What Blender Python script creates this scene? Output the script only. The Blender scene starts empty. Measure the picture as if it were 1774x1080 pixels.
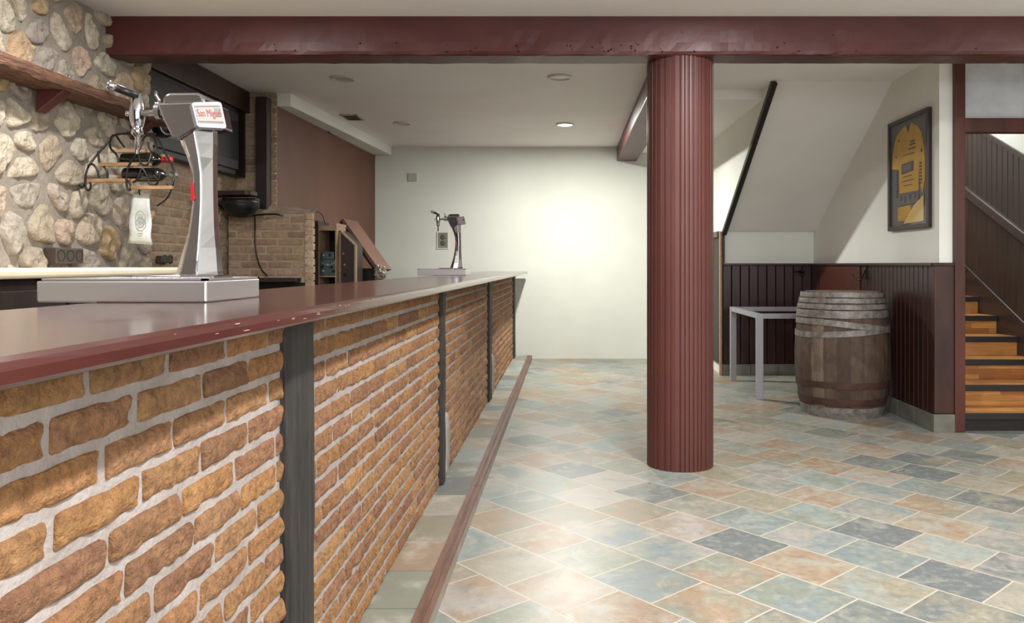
import bpy, bmesh, math, random
from mathutils import Vector, Matrix, noise
random.seed(7)
C = bpy.context.scene.collection
SC = bpy.context.scene
PI = math.pi
EYE = 1.2; FPX = 1380.0; VX = 983.0; VY = 459.0

def W(px, py, d):
    """a point of the place at depth d (metres) read off the photograph"""
    return Vector(((px-VX)*d/FPX, d, EYE-(py-VY)*d/FPX))

def lin(c):
    c = c/255.0
    return c/12.92 if c <= 0.04045 else ((c+0.055)/1.055)**2.4
def rgb(r, g, b): return (lin(r), lin(g), lin(b), 1.0)

# ------------------------------------------------------------------ materials
def nodes(name):
    m = bpy.data.materials.new(name); m.use_nodes = True
    nt = m.node_tree; b = nt.nodes['Principled BSDF']
    return m, nt, b
def N(nt, t, **kw):
    n = nt.nodes.new(t)
    for k, v in kw.items():
        if k.startswith('i_'): n.inputs[k[2:].replace('_', ' ')].default_value = v
        else: setattr(n, k, v)
    return n
def mixc(nt, fac, a, b, mode='MIX'):
    n = nt.nodes.new('ShaderNodeMix'); n.data_type = 'RGBA'; n.blend_type = mode
    for sock, v in ((n.inputs[0], fac), (n.inputs[6], a), (n.inputs[7], b)):
        if hasattr(v, 'is_linked'): nt.links.new(v, sock)
        else: sock.default_value = v
    return n.outputs[2]
def math_(nt, op, a, b=0.0):
    n = nt.nodes.new('ShaderNodeMath'); n.operation = op
    for i, v in enumerate((a, b)):
        if hasattr(v, 'is_linked'): nt.links.new(v, n.inputs[i])
        else: n.inputs[i].default_value = v
    return n.outputs[0]
def maprange(nt, v, a, b, c=0.0, d=1.0):
    n = nt.nodes.new('ShaderNodeMapRange'); nt.links.new(v, n.inputs[0])
    for i, x in enumerate((a, b, c, d)): n.inputs[i+1].default_value = x
    return n.outputs[0]
def coord(nt, scale=(1, 1, 1), rot=(0, 0, 0)):
    tc = nt.nodes.new('ShaderNodeTexCoord'); mp = nt.nodes.new('ShaderNodeMapping')
    mp.inputs['Scale'].default_value = scale; mp.inputs['Rotation'].default_value = rot
    nt.links.new(tc.outputs['Object'], mp.inputs['Vector']); return mp.outputs[0]
def noisefac(nt, vec, scale, detail=4, rough=0.6, dist=0.0):
    n = N(nt, 'ShaderNodeTexNoise', i_Scale=scale, i_Detail=detail, i_Roughness=rough, i_Distortion=dist)
    nt.links.new(vec, n.inputs['Vector']); return n.outputs['Fac']
def bump(nt, b, h, strength=0.3, dist=0.01):
    n = N(nt, 'ShaderNodeBump', i_Strength=strength, i_Distance=dist)
    nt.links.new(h, n.inputs['Height']); nt.links.new(n.outputs[0], b.inputs['Normal'])

def mat(name, col, rough=0.5, metal=0.0, col2=None, scale=8.0, stretch=(1, 1, 1), bumpy=0.0, bscale=40.0, lo=0.35, hi=0.65, spec=0.5, coat=0.0, bdist=0.005):
    m, nt, b = nodes(name)
    b.inputs['Base Color'].default_value = col; b.inputs['Roughness'].default_value = rough
    b.inputs['Metallic'].default_value = metal; b.inputs['Specular IOR Level'].default_value = spec
    if coat: b.inputs['Coat Weight'].default_value = coat; b.inputs['Coat Roughness'].default_value = 0.15
    v = coord(nt, stretch)
    if col2:
        f = maprange(nt, noisefac(nt, v, scale, 5), lo, hi)
        nt.links.new(mixc(nt, f, col, col2), b.inputs['Base Color'])
    if bumpy:
        bump(nt, b, noisefac(nt, v, bscale, 4), bumpy, bdist)
    return m

def attr_mat(name, rough, dark, nscale=30.0, amt=0.6, bumpy=0.5, bscale=60.0, bdist=0.006, spec=0.3, light=None, stretch=(1, 1, 1)):
    """per-piece colour (each brick, stone or board has its own) with a mottled surface"""
    m, nt, b = nodes(name)
    a = N(nt, 'ShaderNodeAttribute', attribute_name='Col')
    v = coord(nt, stretch)
    f = maprange(nt, noisefac(nt, v, nscale, 6, 0.65), 0.40, 0.68, 0.0, amt)
    c = mixc(nt, f, a.outputs['Color'], dark)
    if light:
        f2 = maprange(nt, noisefac(nt, v, nscale*0.45, 5, 0.6), 0.52, 0.75, 0.0, 0.55)
        c = mixc(nt, f2, c, light)
    nt.links.new(c, b.inputs['Base Color'])
    b.inputs['Roughness'].default_value = rough; b.inputs['Specular IOR Level'].default_value = spec
    bump(nt, b, noisefac(nt, v, bscale, 6, 0.65), bumpy, bdist)
    return m

M = {}
M['white_wall'] = mat('white_wall', rgb(232, 233, 226), 0.75, col2=rgb(225, 226, 218), scale=1.3, bumpy=0.12, bscale=90)
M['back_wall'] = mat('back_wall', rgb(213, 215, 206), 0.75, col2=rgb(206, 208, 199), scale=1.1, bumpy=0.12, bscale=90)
M['white_gloss'] = mat('white_gloss', rgb(232, 232, 232), 0.5)
M['ceiling'] = mat('ceiling', rgb(240, 238, 235), 0.85, col2=rgb(234, 231, 227), scale=1.0, bumpy=0.08, bscale=70)
M['maroon'] = mat('maroon', rgb(84, 41, 38), 0.42, col2=rgb(72, 34, 33), scale=3.0, bumpy=0.18, bscale=25, spec=0.45)
M['maroon_column'] = mat('maroon_column', rgb(86, 46, 40), 0.45, col2=rgb(79, 41, 36), scale=2.0, spec=0.45)
M['maroon_frame'] = mat('maroon_frame', rgb(88, 46, 36), 0.4, col2=rgb(64, 32, 26), scale=6, stretch=(1, 1, 0.2), bumpy=0.1, spec=0.45)
M['counter'] = mat('counter', rgb(73, 37, 32), 0.17, col2=rgb(62, 30, 27), scale=5, stretch=(3, 0.4, 1), bumpy=0.04, bscale=9, spec=0.6, coat=0.3)
M['wainscot'] = mat('wainscot', rgb(58, 29, 24), 0.36, col2=rgb(40, 20, 18), scale=5, stretch=(3, 3, 0.35), bumpy=0.1, bscale=14, spec=0.5)
M['end_panel'] = mat('end_panel', rgb(66, 35, 28), 0.4, col2=rgb(42, 22, 18), scale=7, stretch=(1, 2, 0.4), bumpy=0.1)
M['brown_door'] = mat('brown_door', rgb(84, 40, 26), 0.4, col2=rgb(66, 30, 21), scale=4, stretch=(3, 3, 0.3))
M['dark_panel'] = mat('dark_panel', rgb(62, 50, 42), 0.42, col2=rgb(48, 39, 34), scale=5, stretch=(3, 3, 0.3), bumpy=0.1, bscale=12)
M['dark_rail'] = mat('dark_rail', rgb(66, 54, 50), 0.35, col2=rgb(52, 42, 40), scale=4)
M['black_wood'] = mat('black_wood', rgb(22, 17, 16), 0.5, col2=rgb(34, 25, 22), scale=6, stretch=(2, 2, 0.3), bumpy=0.2)
M['dark_brown'] = mat('dark_brown', rgb(50, 32, 26), 0.55, col2=rgb(35, 23, 20), scale=5, stretch=(2, 2, 0.4), bumpy=0.15)
M['panel_maroon'] = mat('panel_maroon', rgb(106, 71, 55), 0.6, col2=rgb(95, 61, 47), scale=1.6, stretch=(1, 1, 0.5))
M['board_tan'] = mat('board_tan', rgb(116, 77, 57), 0.5, col2=rgb(102, 65, 48), scale=3)
M['tan_edge'] = mat('tan_edge', rgb(158, 132, 104), 0.6, col2=rgb(140, 112, 86), scale=20)
M['shelf_wood'] = mat('shelf_wood', rgb(116, 78, 55), 0.7, col2=rgb(62, 39, 28), scale=9, stretch=(7, 0.8, 9), bumpy=1.0, bscale=14, bdist=0.02)
M['slat_wood'] = mat('slat_wood', rgb(150, 118, 84), 0.55, col2=rgb(112, 82, 56), scale=14, stretch=(0.5, 3, 3))
M['iron'] = mat('iron', rgb(40, 35, 32), 0.4, 0.7)
M['black'] = mat('black', rgb(20, 19, 19), 0.4)
M['black_gloss'] = mat('black_gloss', rgb(12, 12, 13), 0.35)
M['void'] = mat('void', rgb(22, 17, 15), 0.8)
M['cream'] = mat('cream', rgb(236, 224, 196), 0.3, col2=rgb(228, 212, 182), scale=3)
M['socket'] = mat('socket', rgb(62, 52, 44), 0.45)
M['socket_hole'] = mat('socket_hole', rgb(14, 12, 11), 0.6)
M['chrome'] = mat('chrome', rgb(196, 196, 200), 0.10, 1.0, bumpy=0.03, bscale=18)
M['steel'] = mat('steel', rgb(210, 206, 205), 0.27, 0.86, bumpy=0.02, bscale=12)
M['alu'] = mat('alu', rgb(152, 152, 156), 0.5, 0.35)
M['badge'] = mat('badge', rgb(164, 162, 155), 0.5)
M['red'] = mat('red', rgb(170, 24, 34), 0.45)
M['badge_dark'] = mat('badge_dark', rgb(112, 60, 56), 0.4)
M['badge_green'] = mat('badge_green', rgb(92, 112, 98), 0.4)
M['paper'] = mat('paper', rgb(182, 183, 176), 0.6, col2=rgb(160, 163, 158), scale=14, bumpy=0.25, bscale=20)
M['paper_ink'] = mat('paper_ink', rgb(128, 132, 128), 0.6)
M['galvanized'] = mat('galvanized', rgb(140, 135, 129), 0.55, 0.25, col2=rgb(84, 79, 75), scale=20, bumpy=0.2, bscale=30, lo=0.3, hi=0.7)
M['rust'] = mat('rust', rgb(76, 50, 40), 0.65, 0.2, col2=rgb(58, 38, 32), scale=16)
M['head_wood'] = mat('head_wood', rgb(120, 104, 88), 0.7, col2=rgb(90, 74, 62), scale=10)
M['base_tile'] = mat('base_tile', rgb(120, 118, 108), 0.45, col2=rgb(98, 98, 90), scale=7, bumpy=0.1)
M['grout_grey'] = mat('grout_grey', rgb(168, 160, 148), 0.8)
M['nosing_wood'] = mat('nosing_wood', rgb(112, 80, 64), 0.45, col2=rgb(84, 58, 47), scale=7, stretch=(8, 0.5, 4), bumpy=0.2)
M['nosing_side'] = mat('nosing_side', rgb(140, 132, 120), 0.6, col2=rgb(120, 112, 102), scale=7)
M['black_strip'] = mat('black_strip', rgb(34, 30, 32), 0.45)
M['frame_black'] = mat('frame_black', rgb(42, 30, 26), 0.35)
M['mount_grey'] = mat('mount_grey', rgb(92, 90, 86), 0.6)
M['jersey'] = mat('jersey', rgb(206, 158, 44), 0.7, col2=rgb(190, 142, 38), scale=9, bumpy=0.3, bscale=16)
M['jersey_grey'] = mat('jersey_grey', rgb(122, 112, 106), 0.7, col2=rgb(88, 80, 80), scale=40)
M['jersey_ink'] = mat('jersey_ink', rgb(66, 62, 66), 0.7)
M['jersey_cream'] = mat('jersey_cream', rgb(222, 190, 122), 0.7)
M['transom'] = mat('transom', rgb(206, 209, 213), 0.22, col2=rgb(186, 190, 196), scale=5, bumpy=0.05, bscale=6, spec=0.6)
M['ring_white'] = mat('ring_white', rgb(205, 200, 192), 0.45)
M['lens_off'] = mat('lens_off', rgb(178, 172, 164), 0.35)
M['grille'] = mat('grille', rgb(84, 76, 70), 0.6)
M['outlet_grey'] = mat('outlet_grey', rgb(122, 122, 108), 0.6)
M['plate_grey'] = mat('plate_grey', rgb(172, 168, 160), 0.6)
M['bottle_glass'] = mat('bottle_glass', rgb(12, 14, 12), 0.08, spec=0.7)
M['capsule_red'] = mat('capsule_red', rgb(176, 46, 50), 0.35)
M['capsule_silver'] = mat('capsule_silver', rgb(168, 172, 174), 0.25, 0.8)
M['device'] = mat('device', rgb(66, 84, 82), 0.4, col2=rgb(50, 66, 66), scale=20)
M['device_light'] = mat('device_light', rgb(140, 156, 152), 0.35)
M['plastic'] = mat('plastic', rgb(176, 168, 152), 0.25, col2=rgb(120, 104, 84), scale=18, bumpy=0.5)
M['mortar'] = mat('mortar', rgb(162, 153, 148), 0.9, col2=rgb(142, 133, 127), scale=9, bumpy=0.6, bscale=70, bdist=0.008, spec=0.2)
M['mortar_stone'] = mat('mortar_stone', rgb(150, 141, 130), 0.9, col2=rgb(132, 123, 112), scale=6, bumpy=0.6, bscale=45, bdist=0.012, spec=0.2)
M['mortar_tan'] = mat('mortar_tan', rgb(182, 163, 142), 0.9, col2=rgb(162, 143, 123), scale=8, bumpy=0.5, bscale=60, spec=0.2)
M['brick'] = attr_mat('brick', 0.85, rgb(96, 68, 51), 55, 0.62, 1.0, 75, 0.028, 0.25, light=rgb(208, 162, 112))
M['brick_tan'] = attr_mat('brick_tan', 0.85, rgb(116, 94, 76), 26, 0.5, 0.6, 60, 0.008, 0.25)
M['stone'] = attr_mat('stone', 0.85, rgb(128, 116, 100), 20, 0.6, 1.0, 50, 0.02, 0.25, light=rgb(224, 214, 196))
M['stave'] = attr_mat('stave', 0.65, rgb(50, 38, 32), 9, 0.7, 0.5, 30, 0.008, 0.35, light=rgb(110, 95, 80), stretch=(1.4, 1.4, 1.0))
M['step_tile'] = attr_mat('step_tile', 0.4, rgb(120, 116, 104), 14, 0.45, 0.15, 30, 0.004, 0.45, light=rgb(200, 194, 180))

def post_mat():
    m, nt, b = nodes('charred_post')
    v = coord(nt, (14, 14, 1.2)); f = maprange(nt, noisefac(nt, v, 3, 6, 0.7), 0.35, 0.7)
    nt.links.new(mixc(nt, f, rgb(18, 16, 15), rgb(60, 54, 51)), b.inputs['Base Color'])
    b.inputs['Roughness'].default_value = 0.6
    bump(nt, b, noisefac(nt, v, 5, 6, 0.7), 0.8, 0.012); return m
M['post'] = post_mat()

def stair_wood():
    m, nt, b = nodes('stair_wood')
    v = coord(nt)
    bt = N(nt, 'ShaderNodeTexBrick', offset=0.37, i_Scale=1.0, i_Mortar_Size=0.001, i_Brick_Width=0.42, i_Row_Height=0.048, i_Color1=(0, 0, 0, 1), i_Color2=(1, 1, 1, 1), i_Mortar=(0.2, 0.2, 0.2, 1))
    sw = nt.nodes.new('ShaderNodeSeparateXYZ'); nt.links.new(v, sw.inputs[0])
    cb = nt.nodes.new('ShaderNodeCombineXYZ'); nt.links.new(sw.outputs[0], cb.inputs[0])
    nt.links.new(math_(nt, 'ADD', sw.outputs[1], sw.outputs[2]), cb.inputs[1])
    nt.links.new(cb.outputs[0], bt.inputs['Vector'])
    r = nt.nodes.new('ShaderNodeValToRGB'); nt.links.new(bt.outputs['Color'], r.inputs[0])
    cr = r.color_ramp; cr.elements[0].color = rgb(150, 92, 44); cr.elements[1].color = rgb(214, 156, 86)
    g = noisefac(nt, coord(nt, (1.0, 9, 22)), 5, 5, 0.6, 0.6)
    nt.links.new(mixc(nt, maprange(nt, g, 0.4, 0.7, 0, 0.6), r.outputs[0], rgb(118, 68, 30)), b.inputs['Base Color'])
    b.inputs['Roughness'].default_value = 0.35; return m
M['stair_wood'] = stair_wood()

TILE_RAMP = [(0.0, (122, 126, 117)), (0.1, (148, 142, 128)), (0.2, (144, 124, 102)), (0.3, (119, 130, 129)), (0.4, (149, 144, 136)),
             (0.5, (101, 107, 106)), (0.6, (138, 132, 113)), (0.68, (133, 144, 141)), (0.76, (139, 115, 92)), (0.84, (124, 128, 115)), (0.93, (152, 147, 134))]
def floor_mat():
    m, nt, b = nodes('slate_tile_floor')
    a = math.radians(48.4); tc = nt.nodes.new('ShaderNodeTexCoord')
    s = nt.nodes.new('ShaderNodeSeparateXYZ'); nt.links.new(tc.outputs['Object'], s.inputs[0])
    def lincomb(p, q, k): return math_(nt, 'ADD', math_(nt, 'ADD', math_(nt, 'MULTIPLY', s.outputs[0], p), math_(nt, 'MULTIPLY', s.outputs[1], q)), k)
    v = lincomb(math.cos(a), -math.sin(a), -0.112+0.311*40); u = lincomb(math.sin(a), math.cos(a), -1.80+0.294*41)
    cb = nt.nodes.new('ShaderNodeCombineXYZ'); nt.links.new(v, cb.inputs[0]); nt.links.new(u, cb.inputs[1])
    # a little waviness of the hand-laid joints
    bt = N(nt, 'ShaderNodeTexBrick', offset=0.5, offset_frequency=2, i_Scale=1.0, i_Mortar_Size=0.0040, i_Mortar_Smooth=0.2, i_Brick_Width=0.311, i_Row_Height=0.294,
           i_Color1=(0, 0, 0, 1), i_Color2=(1, 1, 1, 1), i_Mortar=(0.5, 0.5, 0.5, 1))
    nz = N(nt, 'ShaderNodeTexNoise', i_Scale=9.0, i_Detail=2.0); nt.links.new(cb.outputs[0], nz.inputs['Vector'])
    vm = N(nt, 'ShaderNodeVectorMath', operation='MULTIPLY_ADD'); nt.links.new(nz.outputs['Color'], vm.inputs[0]); vm.inputs[1].default_value = (0.006, 0.006, 0); nt.links.new(cb.outputs[0], vm.inputs[2])
    nt.links.new(vm.outputs[0], bt.inputs['Vector'])
    def ramp(shift):
        r = nt.nodes.new('ShaderNodeValToRGB'); cr = r.color_ramp; cr.interpolation = 'CONSTANT'
        while len(cr.elements) < len(TILE_RAMP): cr.elements.new(0.5)
        for e, (p, c) in zip(cr.elements, TILE_RAMP): e.position = p; e.color = rgb(*c)
        nt.links.new(math_(nt, 'FRACT', math_(nt, 'MULTIPLY_ADD', bt.outputs['Color'], 1.0) if False else math_(nt, 'ADD', math_(nt, 'MULTIPLY', bt.outputs['Color'], 1.0+shift*3.0), shift)), r.inputs[0])
        return r.outputs[0]
    c1 = ramp(0.0); c2 = ramp(0.37)
    n4 = N(nt, 'ShaderNodeTexNoise', noise_dimensions='4D', i_Scale=5.0, i_Detail=6.0, i_Roughness=0.62, i_Distortion=0.4)
    nt.links.new(cb.outputs[0], n4.inputs['Vector']); nt.links.new(math_(nt, 'MULTIPLY', bt.outputs['Color'], 57.0), n4.inputs['W'])
    f = maprange(nt, n4.outputs['Fac'], 0.42, 0.60, 0.0, 0.95)
    c = mixc(nt, f, c1, c2)
    n5 = noisefac(nt, cb.outputs[0], 26, 6, 0.7)
    n6 = noisefac(nt, cb.outputs[0], 7, 6, 0.68, 0.8)
    c = mixc(nt, maprange(nt, n6, 0.54, 0.70, 0, 0.6), c, rgb(168, 164, 148))
    c = mixc(nt, maprange(nt, n6, 0.30, 0.44, 0.5, 0), c, rgb(98, 104, 100))
    c = mixc(nt, maprange(nt, n5, 0.5, 0.75, 0, 0.45), c, rgb(174, 166, 150))
    c = mixc(nt, maprange(nt, n5, 0.30, 0.46, 0.45, 0), c, rgb(104, 100, 90))
    c = mixc(nt, bt.outputs['Fac'], c, rgb(176, 166, 151))
    nt.links.new(c, b.inputs['Base Color'])
    rr = maprange(nt, n5, 0.3, 0.7, 0.28, 0.5); nt.links.new(rr, b.inputs['Roughness'])
    b.inputs['Specular IOR Level'].default_value = 0.5
    h = math_(nt, 'SUBTRACT', math_(nt, 'MULTIPLY', n5, 0.35), bt.outputs['Fac'])
    bump(nt, b, h, 0.35, 0.006)
    return m
M['floor'] = floor_mat()

def emit(name, col, s):
    m, nt, b = nodes(name)
    b.inputs['Base Color'].default_value = col; b.inputs['Emission Color'].default_value = col; b.inputs['Emission Strength'].default_value = s
    return m
M['lamp_on'] = emit('lamp_on', (1.0, 0.97, 0.88, 1), 14.0)
def glass():
    m = bpy.data.materials.new('clear_glass'); m.use_nodes = True; nt = m.node_tree; nt.nodes.clear()
    o = nt.nodes.new('ShaderNodeOutputMaterial'); mx = nt.nodes.new('ShaderNodeMixShader'); t = nt.nodes.new('ShaderNodeBsdfTransparent'); g = nt.nodes.new('ShaderNodeBsdfGlossy')
    g.inputs['Roughness'].default_value = .05; mx.inputs[0].default_value = .05
    nt.links.new(t.outputs[0], mx.inputs[1]); nt.links.new(g.outputs[0], mx.inputs[2]); nt.links.new(mx.outputs[0], o.inputs[0]); return m
M['glass'] = glass()

# ------------------------------------------------------------------ objects
def thing(name, label, cat, loc=(0, 0, 0), group=None):
    o = bpy.data.objects.new(name, None); C.objects.link(o); o.location = loc
    o.empty_display_size = 0.1
    o['label'] = label; o['category'] = cat
    if group: o['group'] = group
    return o
def tag(o, label, cat, group=None):
    o['label'] = label; o['category'] = cat
    if group: o['group'] = group
    return o
def world_loc(o):
    v = Vector(o.location)
    while o.parent: o = o.parent; v += Vector(o.location)
    return v
def obj(name, bm, m, parent=None, smooth=False, bevel=0.0, seg=2, label=None, origin=None):
    base = world_loc(parent) if parent else Vector((0, 0, 0))
    if parent is None and origin is None:
        bb = [v.co for v in bm.verts]
        if bb: origin = Vector(((min(c.x for c in bb)+max(c.x for c in bb))/2, (min(c.y for c in bb)+max(c.y for c in bb))/2, min(c.z for c in bb)))
    off = Vector(origin) if origin is not None else base
    for v in bm.verts: v.co -= off
    bmesh.ops.recalc_face_normals(bm, faces=bm.faces[:])
    me = bpy.data.meshes.new(name); bm.to_mesh(me); bm.free()
    ms = m if isinstance(m, (list, tuple)) else [m]
    for x in ms: me.materials.append(M[x] if isinstance(x, str) else x)
    if smooth:
        for p in me.polygons: p.use_smooth = True
    o = bpy.data.objects.new(name, me); C.objects.link(o)
    if parent: o.parent = parent; o.location = off-base
    else: o.location = off
    if bevel:
        md = o.modifiers.new('Bevel', 'BEVEL'); md.width = bevel; md.segments = seg; md.limit_method = 'ANGLE'; md.angle_limit = math.radians(40)
    if label: o['label'] = label
    return o
def struct(name, bm, m, **kw):
    o = obj(name, bm, m, origin=kw.pop('origin', (0, 0, 0)), **kw); o['kind'] = 'structure'; return o
def B(): return bmesh.new()
def quad(bm, *ps):
    return bm.faces.new([bm.verts.new(p) for p in ps])
def box(bm, x0, x1, y0, y1, z0, z1):
    r = bmesh.ops.create_cube(bm, size=1.0)['verts']
    for v in r: v.co = Vector((x0+(v.co.x+.5)*(x1-x0), y0+(v.co.y+.5)*(y1-y0), z0+(v.co.z+.5)*(z1-z0)))
    return r
def bx(*a):
    bm = B(); box(bm, *a); return bm
def obox(bm, c, ax, ay, az):
    """box at c with half-axis vectors"""
    r = bmesh.ops.create_cube(bm, size=2.0)['verts']
    for v in r: v.co = c+ax*v.co.x+ay*v.co.y+az*v.co.z
    return r
def prism(bm, poly, ex):
    """extrude a planar polygon (list of 3D points) along ex"""
    a = [bm.verts.new(p) for p in poly]; b = [bm.verts.new(Vector(p)+Vector(ex)) for p in poly]; n = len(poly)
    bm.faces.new(a); bm.faces.new(b[::-1])
    for i in range(n): bm.faces.new((a[i], b[i], b[(i+1) % n], a[(i+1) % n]))
def lathe(bm, prof, c=(0, 0, 0), seg=32, axis=None):
    """prof: (r, h) pairs around axis (default z) at c"""
    ax = Vector(axis).normalized() if axis else Vector((0, 0, 1))
    q = Vector((0, 0, 1)).rotation_difference(ax); rings = []
    for r, h in prof:
        if r < 1e-6: rings.append([bm.verts.new(Vector(c)+q @ Vector((0, 0, h)))])
        else: rings.append([bm.verts.new(Vector(c)+q @ Vector((r*math.cos(2*PI*i/seg), r*math.sin(2*PI*i/seg), h))) for i in range(seg)])
    for a, b in zip(rings, rings[1:]):
        for i in range(seg):
            j = (i+1) % seg
            f = [a[i % len(a)], a[j % len(a)], b[j % len(b)], b[i % len(b)]]
            f = list(dict.fromkeys(f))
            if len(f) > 2: bm.faces.new(f)
    for e in (rings[0], rings[-1]):
        if len(e) > 2: bm.faces.new(e)
def cyl(bm, p, q, r, r2=None, seg=16):
    p = Vector(p); q = Vector(q); lathe(bm, [(r, 0), (r if r2 is None else r2, (q-p).length)], p, seg, q-p)
def tube(bm, pts, r, seg=8, closed=False):
    pts = [Vector(p) for p in pts]; n = len(pts); rings = []; up = None
    for i, p in enumerate(pts):
        t = (pts[(i+1) % n] if (closed or i < n-1) else p)-(pts[i-1] if (closed or i > 0) else p)
        t.normalize()
        if up is None: up = t.orthogonal().normalized()
        up = (up-t*up.dot(t)); up = up.normalized() if up.length > 1e-6 else t.orthogonal().normalized()
        s = t.cross(up); rr = r[i] if isinstance(r, (list, tuple)) else r
        rings.append([bm.verts.new(p+(up*math.cos(2*PI*k/seg)+s*math.sin(2*PI*k/seg))*rr) for k in range(seg)])
    for i in range(n if closed else n-1):
        a, b = rings[i], rings[(i+1) % n]
        for k in range(seg): bm.faces.new((a[k], a[(k+1) % seg], b[(k+1) % seg], b[k]))
    if not closed: bm.faces.new(rings[0]); bm.faces.new(rings[-1][::-1])
def smoothpts(pts, k=3):
    pts = [Vector(p) for p in pts]
    for _ in range(k):
        q = [pts[0]]
        for a, b in zip(pts, pts[1:]): q += [a*.75+b*.25, a*.25+b*.75]
        pts = q+[pts[-1]]
    return pts
def flat_poly(bm, pts, n, t):
    """thin solid from an outline, thickness t along n"""
    prism(bm, [Vector(p) for p in pts], Vector(n).normalized()*t)
def setcol(bm, faces, col):
    l = bm.loops.layers.float_color.get('Col') or bm.loops.layers.float_color.new('Col')
    for f in faces:
        for lp in f.loops: lp[l] = col
def jig(c, a):
    k = 1+random.uniform(-a, a); return (c[0]*k, c[1]*k*(1+random.uniform(-a, a)*.3), c[2]*k*(1+random.uniform(-a, a)*.4), 1)

def brickwork(bm, O, U, V, Nn, w, h, bl, bh, joint, cols, prot=0.008, zoff=0.0, res=lambda u: (7, 4), rough=0.004, mortar_bm=None, skip=None):
    O, U, V, Nn = Vector(O), Vector(U), Vector(V), Vector(Nn)
    l = bm.loops.layers.float_color.get('Col') or bm.loops.layers.float_color.new('Col')
    pl = bl+joint; ph = bh+joint; row = 0; z = zoff
    while z < h-0.01:
        ucur = -random.uniform(0.0, 0.05)-(pl*.5 if row % 2 else 0)
        while ucur < w:
            L = bl*random.uniform(0.93, 1.06); u0, u1 = ucur, ucur+L; ucur = u1+joint*random.uniform(.85, 1.2)
            a0, a1 = max(0, u0), min(w, u1); b0, b1 = max(0, z+joint/2), min(h, z+ph-joint/2)
            if a1-a0 < 0.015 or b1-b0 < 0.01: continue
            if skip and skip(a0, a1, b0, b1): continue
            nx, ny = res((a0+a1)/2); nx = max(2, int(nx*(a1-a0)/bl+.5)); seed = random.uniform(0, 100)
            g = []
            cr = random.uniform(.004, .012)
            def spread(n, L_):
                e = .0022/L_; q = .007/L_
                return [0, e, q]+[q+(1-2*q)*k/n for k in range(1, n)]+[1-q, 1-e, 1]
            gs, gt = spread(nx, a1-a0), spread(ny, b1-b0); nx, ny = len(gs)-1, len(gt)-1
            for j in range(ny+1):
                rw = []
                for i in range(nx+1):
                    s, t = gs[i], gt[j]
                    edge = min(s, 1-s)*(a1-a0), min(t, 1-t)*(b1-b0)
                    e = min(edge)
                    u = a0+(a1-a0)*s; v = b0+(b1-b0)*t
                    rr_ = min(cr, (a1-a0)*.45, (b1-b0)*.45)     # rounded corners
                    qu = a0+rr_ if u < a0+rr_ else (a1-rr_ if u > a1-rr_ else u); qv = b0+rr_ if v < b0+rr_ else (b1-rr_ if v > b1-rr_ else v)
                    if qu != u and qv != v:
                        ln = math.hypot(u-qu, v-qv); mx_ = max(abs(u-qu), abs(v-qv))
                        u = qu+(u-qu)*mx_/ln; v = qv+(v-qv)*mx_/ln
                    P = O+U*u+V*v
                    n1 = noise.noise_vector(P*22+Vector((seed, 0, 0)))
                    hh = -0.004 if e < 1e-6 else prot*(min(1, e/0.012)**.55)+noise.noise(P*45+Vector((0, seed, 0)))*rough+noise.noise(P*14)*rough*.8
                    rw.append(bm.verts.new(P+U*n1.x*.004+V*n1.y*.003+Nn*hh))
                g.append(rw)
            c = jig(random.choice(cols), .11)
            for j in range(ny):
                for i in range(nx):
                    f = bm.faces.new((g[j][i], g[j][i+1], g[j+1][i+1], g[j+1][i]))
                    for lp in f.loops: lp[l] = c
        z += ph; row += 1
    if mortar_bm is not None: quad(mortar_bm, O, O+U*w, O+U*w+V*h, O+V*h)

def boards(bm, O, U, V, Nn, w, h, pitch, gap=0.008, depth=0.008, topfun=None, botfun=None):
    """tongue-and-groove boards with a bead at each joint"""
    O, U, V, Nn = Vector(O), Vector(U), Vector(V), Vector(Nn)
    n = max(1, round(w/pitch)); p = w/n
    for i in range(n):
        a, b = i*p, (i+1)*p
        us = [(a, 0), (a+gap*.4, 0), (a+gap, depth), (b-gap*.9, depth), (b-gap*.5, depth*1.25), (b, 0)]
        lo = []; hi = []
        for u, dd in us:
            z0 = botfun(u) if botfun else 0; z1 = topfun(u) if topfun else h
            lo.append(bm.verts.new(O+U*u+V*z0+Nn*dd)); hi.append(bm.verts.new(O+U*u+V*z1+Nn*dd))
        for k in range(len(us)-1): bm.faces.new((lo[k], lo[k+1], hi[k+1], hi[k]))

X_ = Vector((1, 0, 0)); Y_ = Vector((0, 1, 0)); Z_ = Vector((0, 0, 1))

# ================================================================== SETTING
ZC1, ZC2 = 2.63, 2.709          # front and rear ceiling heights
YB = 10.16                      # rear wall
struct('floor', bx(-3.2, 4.6, -3.2, 10.4, -0.1, 0.0), 'floor')
struct('ceiling', bx(-3.2, 4.6, -3.2, 4.59, ZC1, ZC1+.15), 'ceiling')
struct('ceiling', bx(-3.2, 2.7, 4.79, 10.4, ZC2, ZC2+.1), 'ceiling')
struct('ceiling', bx(2.7, 4.6, 4.79, 5.84, ZC2, ZC2+.1), 'ceiling')
struct('ceiling', bx(0.905, 1.68, 6.85, YB, 2.625, ZC2), 'ceiling')
bm = B(); prism(bm, [(-3.2, YB+.06, 0), (4.0, YB-.02, 0), (4.0, YB+.2, 0), (-3.2, YB+.2, 0)], (0, 0, ZC2)); struct('wall_back', bm, 'back_wall')
struct('wall_front', bx(-3.2, 4.6, -3.3, -3.2, 0, ZC1), 'dark_brown')
struct('wall_right', bx(4.5, 4.6, -3.2, 5.73, 0, ZC2), 'white_wall')
struct('wall_left', bx(-3.2, -2.66, -3.2, 2.2, 0, ZC1), 'mortar_stone')

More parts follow.
